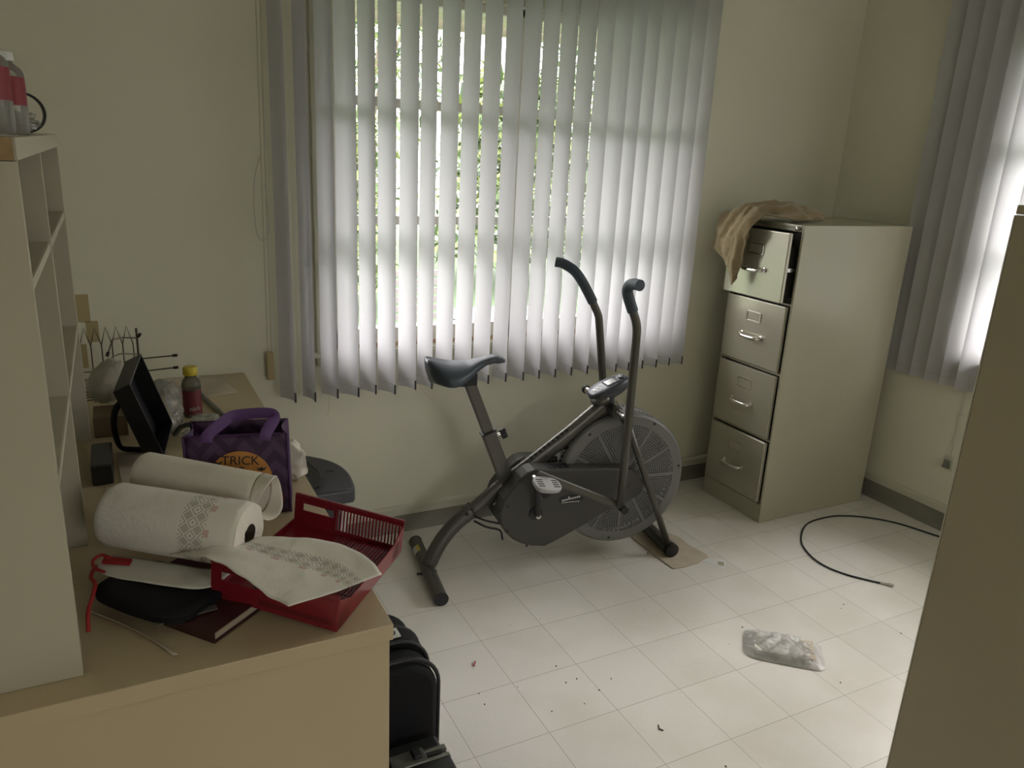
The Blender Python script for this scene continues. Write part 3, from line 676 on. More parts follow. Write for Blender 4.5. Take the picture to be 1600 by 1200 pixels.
# cranks
B(G().tube([(.384, -.099, .262), (.384, -.1045, .262)], .026, 24), 'crank_cover', RUBBER, cc, smooth=True)
cr_ = B(G().tube([(.384, -.134, .262), (.384, .128, .262)], .009, 14), 'crank_axle', SILVER, smooth=True)
ca = B(G().tube([(.384, -.128, .262), (.364, -.136, .410)], 1, 12, flat=(.007, .011, (0, 1, 0))), 'crank_arm', RUBBER, smooth=True)
cb = B(G().tube([(.384, .118, .262), (.416, .126, .139)], 1, 12, flat=(.007, .011, (0, 1, 0))), 'crank_arm', RUBBER, smooth=True)
def pedal(cx, cy, cz, s, tilt, roll_):
    Mp = Matrix.Translation((cx, cy, cz)) @ Matrix.Rotation(roll_, 4, 'X') @ Matrix.Rotation(tilt, 4, 'Y')
    out = []
    for k in range(36):
        a = 2 * math.pi * k / 36; out.append((.052 * math.copysign(abs(math.cos(a)) ** .72, math.cos(a)), .040 * math.copysign(abs(math.sin(a)) ** .62, math.sin(a)) * (1 - .12 * math.cos(a))))
    p = B(G().prism(out, lambda a, b: tuple(Mp @ Vector((a, b, -.009))), lambda a, b: tuple(Mp @ Vector((a, b, .009)))), 'pedal', PEDALM, bevel=.005, seg=3)
    g = G()
    for e in (-1, 1):
        for k in range(4): g.box(e * .030 - .012, e * .030 + .012, -.022 + k * .012, -.017 + k * .012, .0088, .0096, Mp)
    B(g, 'pedal_slots', INK, p)
    g = G(); g.prism([(-.030, -.009), (.030, -.009), (.012, -.045), (-.004, -.048)], lambda a, b: tuple(Mp @ Vector((a, -.034 * s, b))), lambda a, b: tuple(Mp @ Vector((a, .020 * s, b)))); B(g, 'pedal_weight', RUBBER, p, bevel=.004)
    g = G().tube([tuple(Mp @ Vector((-.0, -.04 * s, 0))), tuple(Mp @ Vector((0, -.066 * s, 0)))], .006, 10); B(g, 'pedal_spindle', SILVER, p, smooth=True)
pedal(.381, -.200, .420, -1, R(10), R(14)); pedal(.416, .190, .139, 1, R(0), 0)
B(G().tube([(.364, -.118, .412), (.364, -.150, .412)], [.014, .011], 16), 'spindle_cap', SILVER, ca, smooth=True)
# fan wheel cage
def ring_face(s, flip):
    g = G()
    def pt(r_, a): return (WXC + r_ * math.cos(a), s, WZC + r_ * math.sin(a))
    rings = []; r_ = .052
    while r_ < .226: rings.append(r_); r_ += .0092
    for r0 in rings:
        r1 = r0 + .0092; n = max(24, int(2 * math.pi * (r0 + .0046) / .0096)); n -= n % 12
        for k in range(n):
            a0, a1 = 2 * math.pi * k / n, 2 * math.pi * (k + 1) / n; rib = (k % (n // 12) == 0)
            co = [(r0, a0), (r0, (a0 + a1) / 2), (r0, a1), ((r0 + r1) / 2, a1), (r1, a1), (r1, (a0 + a1) / 2), (r1, a0), ((r0 + r1) / 2, a0)]
            b = len(g.v); g.v += [Vector(pt(*c)) for c in co]
            if rib: g.face(*[b + i for i in range(8)]); continue
            rm, am = (r0 + r1) / 2, (a0 + a1) / 2; hr = .0031; ha = .0031 / rm
            hole = [(rm - hr * .75, am - ha * .75), (rm - hr, am), (rm - hr * .75, am + ha * .75), (rm, am + ha), (rm + hr * .75, am + ha * .75), (rm + hr, am), (rm + hr * .75, am - ha * .75), (rm, am - ha)]
            g.v += [Vector(pt(*c)) for c in hole]
            for i in range(8): j = (i + 1) % 8; g.face(b + i, b + j, b + 8 + j, b + 8 + i)
    R1 = rings[-1] + .0092; N = 96
    prof = [(.052, s), (.048, s - .004 * flip), (.0, s - .004 * flip)]
    def band(pa, pb):
        b = len(g.v)
        for k in range(N):
            a = 2 * math.pi * k / N
            g.v += [Vector((WXC + pa[0] * math.cos(a), pa[1], WZC + pa[0] * math.sin(a))), Vector((WXC + pb[0] * math.cos(a), pb[1], WZC + pb[0] * math.sin(a)))]
        for k in range(N): j = (k + 1) % N; g.face(b + 2 * k, b + 2 * k + 1, b + 2 * j + 1, b + 2 * j)
    band(prof[0], prof[1]); band(prof[1], (.0005, prof[1][1]))
    sg = 1 if s > 0 else -1
    band((R1, s), (WR - .012, s)); band((WR - .012, s), (WR - .004, s - .004 * sg)); band((WR - .004, s - .004 * sg), (WR, s - .012 * sg))
    # slotted shoulder
    n = 180; b0, b1, b2, b3 = s - .012 * sg, s - .020 * sg, s - .038 * sg, s - .060 * sg
    for k in range(n):
        a0, a1 = 2 * math.pi * k / n, 2 * math.pi * (k + 1) / n
        for (ya, yb, hole) in ((b0, b1, False), (b1, b2, k % 2 == 0), (b2, b3, False)):
            if hole: continue
            b = len(g.v)
            for a in (a0, a1):
                for y in (ya, yb): g.v.append(Vector((WXC + WR * math.cos(a), y, WZC + WR * math.sin(a))))
            g.face(b, b + 1, b + 3, b + 2)
    return g
fc = B(ring_face(SN, 1), 'fan_cage', BIKEF, solid=.0015)
fc2 = B(ring_face(SF, -1), 'fan_cage', BIKEF, solid=.0015)
B(G().tube([(WXC, -.011, WZC), (WXC, .011, WZC)], WR + .0015, 96, cap=False), 'cage_seam', BIKEF, smooth='all')
for a in (62, 8, -42, 128, 200, 262):
    x, z = WXC + (WR - .020) * math.cos(R(a)), WZC + (WR - .020) * math.sin(R(a)); B(G().tube([(x, SN - .0015, z), (x, SN + .002, z)], .0055, 10), 'cage_screw', RUBBER, fc)
g = G()
for k in range(10):
    a = 2 * math.pi * k / 10; ca_, sa_ = math.cos(a), math.sin(a)
    g.quad((WXC + .05 * ca_, -.045, WZC + .05 * sa_), (WXC + .215 * ca_, -.045, WZC + .215 * sa_), (WXC + .215 * math.cos(a + .12), .045, WZC + .215 * math.sin(a + .12)), (WXC + .05 * math.cos(a + .12), .045, WZC + .05 * math.sin(a + .12)))
B(g, 'fan_blades', FANIN, solid=.002)
B(G().tube([(WXC, -.012, WZC), (WXC, .012, WZC)], .222, 48), 'fan_disc', FANIN, smooth=True)
B(G().tube([(WXC, -.10, WZC), (WXC, .10, WZC)], .010, 14), 'wheel_axle', SILVER, smooth=True)
# fork struts
for s in (-1, 1):
    B(G().tube([(.715, s * .035, .640), (.745, s * .092, .570), (.865, s * .098, .300), (.978, s * .092, .045)], .0135, 14), 'fork_strut', BIKEG, smooth='all')
# handlebar pivot, arms, grips
piv = B(G().tube([(.700, -.150, .632), (.700, .200, .632)], .0145, 18), 'pivot_bar', SILVER, smooth=True)
B(G().tube([(.700, -.075, .632), (.700, .075, .632)], .022, 20), 'pivot_hub', BIKEG, piv, smooth=True)
B(G().tube([(.700, -.150, .632), (.700, -.163, .632), (.700, -.166, .632)], [.018, .018, .012], 18), 'pivot_cap', RUBBER, piv, smooth=True)
B(G().tube([(.700, .205, .632), (.700, .218, .632), (.700, .221, .632)], [.018, .018, .012], 18), 'pivot_cap', RUBBER, piv, smooth=True)
na = -.185
arm1 = B(G().tube([(.690, na, .292), (.6905, na, .560)] + catmull([(.688, na, .80), (.688, na, .940), (.684, na - .0, .990), (.668, na, 1.032), (.652, na, 1.062)], 5)[1:], .0155, 16), 'handlebar', BIKEG, smooth='all')
grp = B(G().tube(catmull([(.664, na, 1.040), (.645, na, 1.082), (.634, na - .004, 1.112), (.632, na - .018, 1.132), (.636, na - .040, 1.141), (.640, na - .078, 1.143)], 7), .0195, 18), 'grip', GRIP, arm1, smooth=True)
fa = .165
arm2 = B(G().tube([(.800, fa, .36), (.762, fa, .60)] + catmull([(.745, fa, .70), (.712, fa, .915), (.702, fa, .955), (.682, fa, .992), (.668, fa, 1.018)], 5)[1:], .0155, 16), 'handlebar', BIKEG, smooth='all')
B(G().tube(catmull([(.676, fa, 1.004), (.648, fa + .002, 1.050), (.622, fa + .010, 1.092), (.596, fa + .024, 1.124), (.560, fa + .048, 1.146), (.535, fa + .062, 1.150)], 7), .0195, 18), 'grip', GRIP, arm2, smooth=True)
# drive links
lk = B(G().tube([(.703, -.170, .283), (.358, -.158, .446)], 1, 12, flat=(.006, .0165, (0, 1, 0))), 'drive_link', BIKEG, smooth=True)
B(G().tube([(.700, -.205, .285), (.700, -.160, .285)], [.015, .013], 16), 'link_joint', RUBBER, lk, smooth=True)
B(G().tube([(.800, .150, .362), (.416, .145, .30)], 1, 12, flat=(.006, .0165, (0, 1, 0))), 'drive_link', BIKEG, smooth=True)
# display console
Mc = Matrix.Translation((.692, -.002, .705)) @ Matrix.Rotation(R(-24), 4, 'Y')
def cons(u, v):
    a = 2 * math.pi * u; t_ = v
    ex = .085; ey = .052
    x = ex * math.copysign(abs(math.cos(a)) ** .85, math.cos(a)); y = ey * math.copysign(abs(math.sin(a)) ** .8, math.sin(a)) * (1 - .1 * math.cos(a))
    prof_ = [(.25, -.030), (.80, -.026), (.97, -.012), (1.0, .004), (.965, .014), (.90, .018), (.0, .020)]
    k = v * (len(prof_) - 1); i = min(int(k), len(prof_) - 2); f = k - i; s_ = prof_[i][0] * (1 - f) + prof_[i + 1][0] * f; z = prof_[i][1] * (1 - f) + prof_[i + 1][1] * f
    return tuple(Mc @ Vector((x * s_, y * s_, z)))
g = G(); g.grid(cons, 40, 12); cn = B(g, 'console', CONSOLE, smooth='all')
B(G().box(-.012, .042, -.026, .026, .0190, .0212, Mc), 'screen_bezel', INK, cn)
B(G().box(-.006, .030, -.018, .020, .0212, .0216, Mc), 'screen', SCREEN, cn)
g = G()
g.lathe([(.014, .019), (.013, .0245), (.009, .026)], 20, Mc @ Matrix.Translation((.060, -.002, 0)) @ Matrix.Diagonal((.8, 1.3, 1, 1))); B(g, 'mode_button', CONSOLE, cn, smooth=True)
g = G()
for (x, y) in ((-.030, -.012), (-.030, .010), (-.040, -.002), (-.022, .0)): g.box(x - .003, x + .003, y - .003, y + .003, .0192, .0206, Mc)
g.box(-.062, -.056, -.012, .012, .0185, .0203, Mc); B(g, 'console_print', STICK, cn)
def under(u, v):
    a = math.pi * 2 * u; q = v
    return tuple(Mc @ Vector((-.050 + (-.040) * math.cos(a) * math.sin(q * math.pi), -.012 + .046 * math.sin(a) * math.sin(q * math.pi), -.018 + .024 * math.cos(q * math.pi))))
g = G(); g.grid(under, 20, 12); B(g, 'console_bracket', BIKEG, cn, smooth='all')
B(G().tube([(.690, 0, .640), (.684, 0, .690)], [.034, .026], 18), 'console_neck', RUBBER, smooth=True)
B(G().tube(catmull([(.715, -.03, .66), (.728, -.035, .625), (.724, -.03, .605), (.715, -.02, .64)], 5), .0015, 6), 'sensor_wire', RUBBER)
B(G().tube(catmull([(.17, -.02, .215), (.21, -.05, .20), (.26, -.06, .185), (.27, -.07, .15)], 5), .004, 8), 'tension_cable', RUBBER)
B(G().tube(catmull([(.17, -.02, .235), (.21, -.05, .225), (.27, -.06, .21)], 5), .004, 8), 'tension_cable', RUBBER)

# ================================================================ things on the floor
# cardboard under the front foot (corners from the photo), label strip
def plate(name, poly, z0, z1, m_, label, cat, loc=None):
    o = G().prism(poly, lambda a, b: (a, b, z0), lambda a, b: (a, b, z1)).build(name, m_); return tag(o, label, cat)
plate('cardboard_sheet', [(.893, -.334), (.888, -.208), (.891, -.069), (.90, -.03), (.981, -.038), (1.06, -.069), (1.072, -.104), (1.085, -.135), (1.078, -.20), (1.085, -.23), (1.095, -.291), (1.088, -.312), (1.06, -.318), (1.022, -.334), (.945, -.340)], .0008, .0045, CARDL, 'torn flat piece of cardboard on the floor under the bike front foot', 'cardboard')
plate('label_tag', [(1.046, -.322), (1.10, -.320), (1.14, -.36), (1.088, -.414)], .0002, .0007, STICK, 'small pale label strip on the floor beside the torn cardboard', 'label')
tg = bpy.data.objects['label_tag']
g = G(); g.quad((1.085, -.372, .0009), (1.105, -.352, .0009), (1.125, -.367, .0009), (1.098, -.395, .0009)); o = g.build('printed_mark', PUTTY); o.parent = tg
# black coax cable with metal connector
pts = [(2.225, -.66), (2.184, -.548), (2.124, -.399), (2.031, -.300), (1.925, -.245), (1.825, -.234), (1.723, -.248), (1.629, -.303), (1.545, -.381), (1.497, -.478), (1.489, -.558), (1.514, -.632), (1.554, -.690), (1.598, -.743)]
t = thing('coax_cable', 'black coax cable curving across the floor in front of the filing cabinet', 'cable', (1.62, -.745, .004))
G().tube(catmull([(x, y, .0042) for x, y in pts], 8), .0036, 10).build('cable_sleeve', RUBBER, t, smooth='all')
G().tube([(1.590, -.735, .005), (1.608, -.755, .005), (1.609, -.756, .0055), (1.622, -.771, .0055)], [.0042, .0045, .006, .006], 10).build('connector', SILVER, t, smooth=True)
# sealed clear packet with papers
pk = thing('clear_plastic_packet', 'crumpled clear plastic packet with white sheets inside, alone on the floor tiles', 'packet', (.90, -.87, 0))
Mp = Matrix.Translation((.905, -.897, 0)) @ Matrix.Rotation(R(-42), 4, 'Z')
def pkf(hx, hy, zt_, amp, sd_):
    def fn(u, v):
        x = (u - .5) * 2 * hx; y = (v - .5) * 2 * hy; e = (1 - (2 * u - 1) ** 4) * (1 - (2 * v - 1) ** 4)
        x *= 1 - .10 * (2 * v - 1) ** 6; y *= 1 - .12 * (2 * u - 1) ** 6
        z = .003 + zt_ * e + amp * (nz(x + sd_, y, 0, 30) + .6 * nz(x, y + sd_, 0, 75)) * (.3 + e)
        return tuple(Mp @ Vector((x + .004 * nz(x, y, 3, 20), y + .004 * nz(x, y, 9, 20), max(z, .002))))
    return fn
G().box(-.095, .088, -.055, .050, .004, .020, Mp).build('paper_stack', PAPER, pk, bevel=.003)
G().box(.060, .098, -.052, .052, .0205, .0225, Mp).build('card_strip', CARDL, pk)
g = G(); g.grid(pkf(.128, .084, .026, .007, 3.0), 60, 40); g.build('film', PACK, pk, smooth='all')
# red wrapper and specks
t = tag(G().prism([(0, 0), (.018, .012), (.021, .010), (.004, -.004)], lambda a, b: (.0 + a, b - .0, .001), lambda a, b: (a, b, .005)).build('candy_wrapper', PINKM), 'tiny dark red wrapper scrap lying alone on the floor tiles', 'scrap')
t.location = (-.079, -.567, 0); t.rotation_euler = (0, 0, R(15)); ROOTM[t.name] = Matrix.Identity(4)
SPECK = mat('dark_crumb', (0.06, 0.05, 0.035), 0.9)
crumbs = [(.24,-.427),(.128,-.417),(.163,-.67),(.191,-.749),(-.114,-.69),(.151,-.751),(.226,-.821),(.29,-.791),(.006,-.71),(-.118,-.739),(.048,-.844),(.153,-.854),(.872,-.743),(.76,-.80),(1.33,-.783),(1.3,-.798),(.95,-1.096),(1.372,-.994),(.372,-1.216),(1.486,-.244),(.874,-.191),(1.13,-.161)]
for i, (x, y) in enumerate(crumbs):
    r_ = rg.uniform(.0014, .0026)
    o = G().lathe([(.2 * r_, 0), (r_, .3 * r_), (r_ * .9, r_), (.3 * r_, 1.4 * r_)], 7).build('crumb', SPECK); o.location = (x, y, 0); o.scale = (1, rg.uniform(.6, 1.6), 1)
    tag(o, 'tiny dark crumb scattered on the pale floor tiles', 'crumb', 'dark crumbs scattered on the floor')
plate('twig_scrap', [(.0, 0), (.010, .016), (.013, .015), (.006, .002), (.012, -.008), (.008, -.010)], .0005, .002, SPECK, 'short bent dark scrap on the floor at the bottom of the picture', 'scrap').location = (.29, -1.03, 0)

# ================================================================ foreground cupboard at the right
t = thing('tall_cupboard', 'tall plain taupe cupboard side filling the right foreground', 'cupboard', (.469, -1.58, 0))
CU = (.469, 1.00, -2.75, -1.58)
g = G(); g.box(CU[0], CU[1], CU[2], CU[3], 0, 1.482); g.build('body', CABW, t, bevel=.002)
rbox(CU[0] - .001, CU[1], CU[2], CU[3] + .001, 1.484, 1.500).build('top_panel', CABW, t, bevel=.002)
rbox(CU[0], CU[0] + .018, CU[3] + .0005, CU[3] + .003, 0, 1.482).build('edge_band', CABEDGE, t)
# ================================================================ desk and hutch at the left
DX0, DX1, DY0, DY1, DH = -1.330, -0.585, -1.295, 0.368, 0.742
t = thing('desk', 'cream laminate desk with a solid end panel in the left foreground', 'desk', (DX1, DY0, 0))
rbox(DX0, DX1, DY0, DY1, DH - .032, DH).build('desk_top', LAMI, t, bevel=.0015)
rbox(DX0, DX1 - .006, DY0 + .004, DY0 + .026, 0, DH - .0325).build('end_panel', LAMI, t, bevel=.001)
rbox(DX0, DX1 - .006, DY1 - .026, DY1 - .004, 0, DH - .0325).build('end_panel', LAMI, t, bevel=.001)
rbox(DX0, DX0 + .016, DY0 + .03, DY1 - .03, .2, DH - .0325).build('back_panel', LAMI, t)
HX0, HX1 = -1.325, -1.064
t = thing('hutch_shelf', 'pale laminate hutch bookcase standing on the desk at the left edge', 'shelf unit', (HX1, -1.24, DH))
Z0h = DH + .0005; HT = 1.504
rbox(HX0, HX1, -1.240, -1.222, Z0h, HT).build('side_panel', LAMIW, t, bevel=.0008)
rbox(HX0, HX1, -.800, -.782, Z0h, HT).build('divider_panel', LAMIW, t, bevel=.0008)
rbox(HX0, HX1, -.178, -.160, Z0h, HT).build('side_panel', LAMIW, t, bevel=.0008)
rbox(HX0, HX0 + .006, -1.222, -.178, Z0h, HT).build('back_panel', LAMIW, t)
g = G(); g.cm = 0; g.box(HX0, HX1, -1.239, -.160, HT + .0005, 1.533); tb = g.build('top_board', LAMIW, t, bevel=.001)
rbox(HX0, HX1 - .002, -1.2425, -1.2395, HT + .001, 1.5325).build('raw_board_end', CHIP, tb)
rbox(HX1 + .0002, HX1 + .0015, -1.239, -.160, HT + .001, 1.5325).build('edge_band', CABEDGE, tb)
for (a, b) in ((-1.2215, -.8005), (-.7815, -.1785)):
    for z in (1.045, 1.335): 
        s_ = rbox(HX0 + .007, HX1 - .003, a, b, z, z + .016).build('shelf', LAMIW, t, bevel=.0008)
        rbox(HX1 - .0028, HX1 - .0015, a, b, z + .0005, z + .0155).build('edge_band', CABEDGE, s_)

# ---- on top of the hutch
TZ = 1.5335
def jar(x, y, r_, h, label, grp=None):
    t = thing('clear_canister', label, 'canister', (x, y, TZ), 0, grp)
    G().lathe([(r_ * .92, 0), (r_, .006), (r_, h * .74), (r_ * .88, h * .80), (r_ * .55, h * .86), (r_ * .5, h * .9)], 28, Matrix.Translation((x, y, TZ))).build('jar_body', BAGC, t, smooth=True)
    G().lathe([(r_ * 1.005, h * .36), (r_ * 1.01, h * .36), (r_ * 1.01, h * .70), (r_ * 1.005, h * .70)], 28, Matrix.Translation((x, y, TZ))).build('red_label', mat('red_label_paper', (0.22, 0.014, 0.02), 0.5), t, smooth=True)
    G().lathe([(r_ * .56, h * .885), (r_ * .6, h * .89), (r_ * .6, h * .99), (r_ * .5, h)], 24, Matrix.Translation((x, y, TZ))).build('jar_lid', STICK, t, smooth=True)
jar(-1.112, -1.00, .034, .135, 'clear canister with red label and pale lid, nearer one on top of the hutch')
jar(-1.102, -.82, .030, .130, 'clear canister with red label on top of the hutch, farther from the camera')
t = thing('tape_ring', 'dark ring roll standing on the hutch top beside the canisters', 'ring', (-1.097, -.60, TZ))
G().tube([(-1.097 + .036 * math.cos(k * math.pi / 20), -.60 + .012 * math.cos(k * math.pi / 20), TZ + .0385 + .036 * math.sin(k * math.pi / 20)) for k in range(40)], 1, 8, closed=True, flat=(.0115, .0022, (.3, -1, 0))).build('ring_band', BLKP, t, smooth='all')
def crumple(name, cx, cy, z0, hx, hy, h, m_, seed, amp=.25, parent=None, nu=36, nv=22, shape=None):
    def fn(u, v):
        a = 2 * math.pi * u; b = math.pi * v
        d = Vector((math.cos(a) * math.sin(b), math.sin(a) * math.sin(b), -math.cos(b)))
        k = 1 + amp * nz(d.x * 1.7 + seed, d.y * 1.7, d.z * 1.7, 1) + amp * .55 * abs(nz(d.x * 4 + seed, d.y * 4, d.z * 4, 1)) * 2 - amp * .2
        p = Vector((d.x * hx * k, d.y * hy * k, (d.z * k * .5 + .5) * h))
        if shape: p = shape(p, d)
        return (cx + p.x, cy + p.y, max(z0 + .0008, z0 + p.z))
    g = G(); g.grid(fn, nu, nv)
    return g.build(name, m_, parent, smooth='all' if amp < .35 else True)
o = crumple('plastic_wrap', -1.118, -.70, TZ, .040, .055, .040, BAGC, 4, .55); tag(o, 'crumpled clear plastic wrap on top of the hutch behind the canisters', 'plastic wrap')
o = tag(rbox(-1.20, -1.072, -1.20, -1.06, TZ - .0003 + .0005, TZ + .0008).build('paper_sheet', PAPER), 'white paper sheet lying at the near end of the hutch top', 'paper')
t = tag(G().lathe([(.012, 0), (.012, .03), (.016, .036), (.016, .055), (.008, .06)], 16, Matrix.Translation((-1.112, -1.00, TZ + .1355))).build('dark_stopper', BLKP, smooth=True), 'small dark stopper standing on the lid of the nearer canister', 'stopper')

# ---- papers, tube and rack at the far end of the desk
Z = DH + .0006
def poly_plate(name, pts, z0, z1, m_, label, cat, grp=None, bevel=0):
    o = G().prism(pts, lambda a, b: (a, b, z0), lambda a, b: (a, b, z1)).build(name, m_, bevel=bevel); return tag(o, label, cat, grp)
poly_plate('paper_folder', [(-.86, .355), (-.665, .350), (-.640, .140), (-.845, .105)], Z, Z + .003, CARDL, 'large pale folder lying flat at the far end of the desk by the wall', 'folder')
t = thing('curtain_rod', 'thin grey metal rod lying on the desk behind the purple bag', 'rod', (-.72, -.08, Z))
G().tube([(-.765, .180, Z + .008), (-.675, -.32, Z + .008)], .0075, 12).build('rod_tube', GUN, t, smooth=True)
# wire rack
t = thing('wire_rack', 'bronze wire rack with zigzag top at the far end of the desk', 'rack', (-1.03, .2, Z))
n_ = 0
for k in range(5):
    x = -1.085 + k * .030
    G().tube([(x, .27, Z + .018), (x, .27, Z + .155), (x + .015, .27, Z + .212), (x + .030, .27, Z + .155), (x + .030, .27, Z + .02)], .0019, 7).build('wire_arch', WIRE, t, smooth=True)
for z in (.018, .045, .07): G().tube([(-1.09, .27, Z + z), (-.92, .27, Z + z)], .0017, 6).build('cross_wire', WIRE, t)
for k in range(4): y = .27 - k * .03; G().tube([(-1.09, y, Z + .004), (-.93, y, Z + .004)], .0017, 6).build('base_wire', WIRE, t)
for x in (-1.085, -1.04, -.99, -.94): G().tube([(x, .27, Z + .004), (x, .17, Z + .004), (x, .165, Z + .03)], .0017, 6).build('base_wire', WIRE, t)
# hook stand with black tipped arms
t = thing('hook_stand', 'bronze wire stand with black-tipped hooks beside the zigzag rack', 'stand', (-.925, .085, Z))
G().tube([(-.925, .085, Z + .001), (-.925, .085, Z + .245)], .0032, 8).build('stem', WIRE, t, smooth=True)
G().lathe([(.030, 0), (.030, .003), (.006, .008)], 20, Matrix.Translation((-.925, .085, Z))).build('stand_base', WIRE, t, smooth=True)
hk = [[(-.925, .085, Z + .215), (-.965, .045, Z + .228), (-.990, .03, Z + .228), (-1.005, .02, Z + .190)], [(-.925, .085, Z + .165), (-.975, .05, Z + .178), (-.995, .03, Z + .175), (-1.012, .02, Z + .135)],
      [(-.925, .085, Z + .150), (-.850, .045, Z + .163), (-.830, .04, Z + .165)], [(-.925, .085, Z + .110), (-.850, .045, Z + .125), (-.830, .04, Z + .127)], [(-.925, .085, Z + .235), (-.925, .05, Z + .222), (-.920, .04, Z + .232)]]
for h_ in hk:
    a = G().tube(h_, .0021, 7).build('hook_arm', WIRE, t, smooth=True)
    p, q = Vector(h_[-1]), Vector(h_[-2]); d_ = (p - q).normalized(); G().tube([p - d_ * .004, p + d_ * .010], .0045, 8).build('black_tip', RUBBER, a, smooth=True)
# cardboard boxes at the back of the desk behind the hutch side
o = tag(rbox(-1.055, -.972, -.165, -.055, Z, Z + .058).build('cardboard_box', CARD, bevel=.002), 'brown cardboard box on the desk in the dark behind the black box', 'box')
o = tag(rbox(-1.058, -1.012, -.50, -.34, Z, Z + .050).build('dark_box', BLKP, bevel=.004), 'small dark box on the desk by the hutch, left of the paper towels', 'box')
poly_plate('paper_stack', [(-1.005, -.30), (-.885, -.335), (-.865, -.56), (-.995, -.545)], Z, Z + .003, CARDL, 'thin stack of cream papers on the desk under the black box', 'papers')
# bags
def sh(p, d):
    return Vector((p.x, p.y, p.z)) if d.z < .35 else Vector((p.x * (1.25 - d.z * .75) + .02 * (d.z - .35), p.y * (1.25 - d.z * .75), p.z * 1.06))
o = crumple('white_plastic_bag', -1.005, -.03, Z + .062, .060, .070, .115, BAGW, 9, .20, shape=sh); tag(o, 'translucent white plastic bag piled in front of the wire rack', 'bag')
o = crumple('clear_plastic_bag', -.882, -.185, Z, .050, .085, .150, BAGC, 17, .30, nu=48, nv=30); tag(o, 'crumpled clear plastic bag between the black box and the bottle', 'bag')
o = crumple('clear_bag_end', -.775, -.265, Z, .050, .070, .060, BAGC, 23, .50, nu=40, nv=24); tag(o, 'crumpled end of clear plastic in front of the bottle', 'bag')
# bottle
t = thing('juice_bottle', 'small drink bottle with yellow cap and dark red label on the desk', 'bottle', (-.795, -.055, Z))
Mb = Matrix.Translation((-.795, -.055, Z))
G().lathe([(.018, 0), (.0262, .004), (.0262, .086), (.0275, .090), (.0275, .098), (.024, .112), (.0165, .120), (.0165, .128)], 28, Mb).build('bottle_body', LIQ, t, smooth=True)
G().lathe([(.0264, .012), (.0268, .012), (.0268, .084), (.0264, .084)], 28, Mb).build('label_wrap', LABELR, t, smooth=True)
G().lathe([(.0195, .1285), (.0205, .130), (.0205, .150), (.0185, .153)], 28, Mb).build('cap', YCAP, t, smooth=True)
g = G(); 
lb = text_mesh('label_lettering', 'nish', .019, frame((-.795 + .0268 * .13, -.055 - .0268, Z + .030), (1, .13, .05), (0, 0, 1), None) , LABELG, t)
# black box tilted on end
t = thing('black_tray', 'open black box tipped on its end against the clear bag', 'box', (-.935, -.40, Z))
A0 = Vector((-0.996, -0.43, 0.943)); Lx, Hx, Wx = Vector((0.062, 0.025, -0.203)), Vector((0.037, -0.025, 0.024)), Vector((0.033, 0.13, 0.04))
def bb(a, b, c): return tuple(A0 + Vector((0, 0, .006)) + Lx * a + Hx * b + Wx * c)
def slab(g, a0, a1, b0, b1, c0, c1):
    i = len(g.v); g.v += [Vector(bb(a, b, c)) for c in (c0, c1) for b in (b0, b1) for a in (a0, a1)]
    for q in ((0, 2, 3, 1), (4, 5, 7, 6), (0, 1, 5, 4), (2, 6, 7, 3), (0, 4, 6, 2), (1, 3, 7, 5)): g.face(*[i + k for k in q])
wt = .012
g = G(); slab(g, 0, 1, 0, .06, 0, 1); g.build('tray_bottom', BLKP, t)
g = G(); slab(g, 0, 1, .06, 1, 0, .025); slab(g, 0, 1, .06, 1, .975, 1); slab(g, 0, .02, .06, 1, .025, .975); slab(g, .98, 1, .06, 1, .025, .975); g.build('tray_walls', BLKP, t)
g = G(); slab(g, .02, .98, .07, .075, .03, .97); g.build('tray_lining', RUBBER, t)
# arched black band
t = thing('black_headband', 'black curved plastic band standing upright left of the black box', 'headband', (-.97, -.33, Z))
G().tube(catmull([(-.945, -.318, .880), (-.962, -.318, .895), (-.992, -.318, .876), (-1.003, -.318, .838), (-1.001, -.318, .795), (-.992, -.318, .765), (-.965, -.318, .756), (-.935, -.318, .752)], 6), 1, 12, flat=(.020, .006, (.25, -1, .1))).build('band', BLK, t, smooth='all')
o = tag(G().tube(catmull([(-.865, -.36, .80), (-.845, -.40, .835), (-.81, -.44, .845), (-.78, -.48, .825), (-.77, -.50, .79)], 6), .007, 10).build('grey_cable_arc', GUN, smooth='all'), 'short dark grey curved cable behind the paper towel rolls', 'cable')

# ---- purple tote
t = thing('purple_tote_bag', 'purple tote bag with zigzag print, orange moon and the word TRICK', 'tote bag', (-.74, -.74, Z))
tf0, tf1 = Vector((-.868, -.752, Z + .003)), Vector((-.660, -.800, Z + .003)); tx = (tf1 - tf0).normalized(); ty = Vector((-tx.y, tx.x, 0)); LT = (tf1 - tf0).length; TH_ = .182; dpt = .10
lean = Vector((0.0, 0.018, 0)) 
def tp(a, b, c): # a along width 0..1, b height 0..1, c depth
    bulge = -.006 * math.sin(a * math.pi) * math.sin(b * math.pi) * (1 if c < .5 else -1)
    return tf0 + tx * (a * LT) + ty * (c * dpt + bulge) + Vector((0, 0, TH_ * b)) + lean * b
g = G(); g.grid(lambda u, v: tp(u, v, 0), 16, 12, lambda u, v: (u * LT, v * TH_)); g.build('front_panel', TOTE, t, smooth='all', solid=.0015)
g = G(); g.grid(lambda u, v: tp(u, v, 1), 16, 12, lambda u, v: (u * LT, v * TH_)); g.build('back_panel', TOTE, t, smooth='all', solid=.0015)
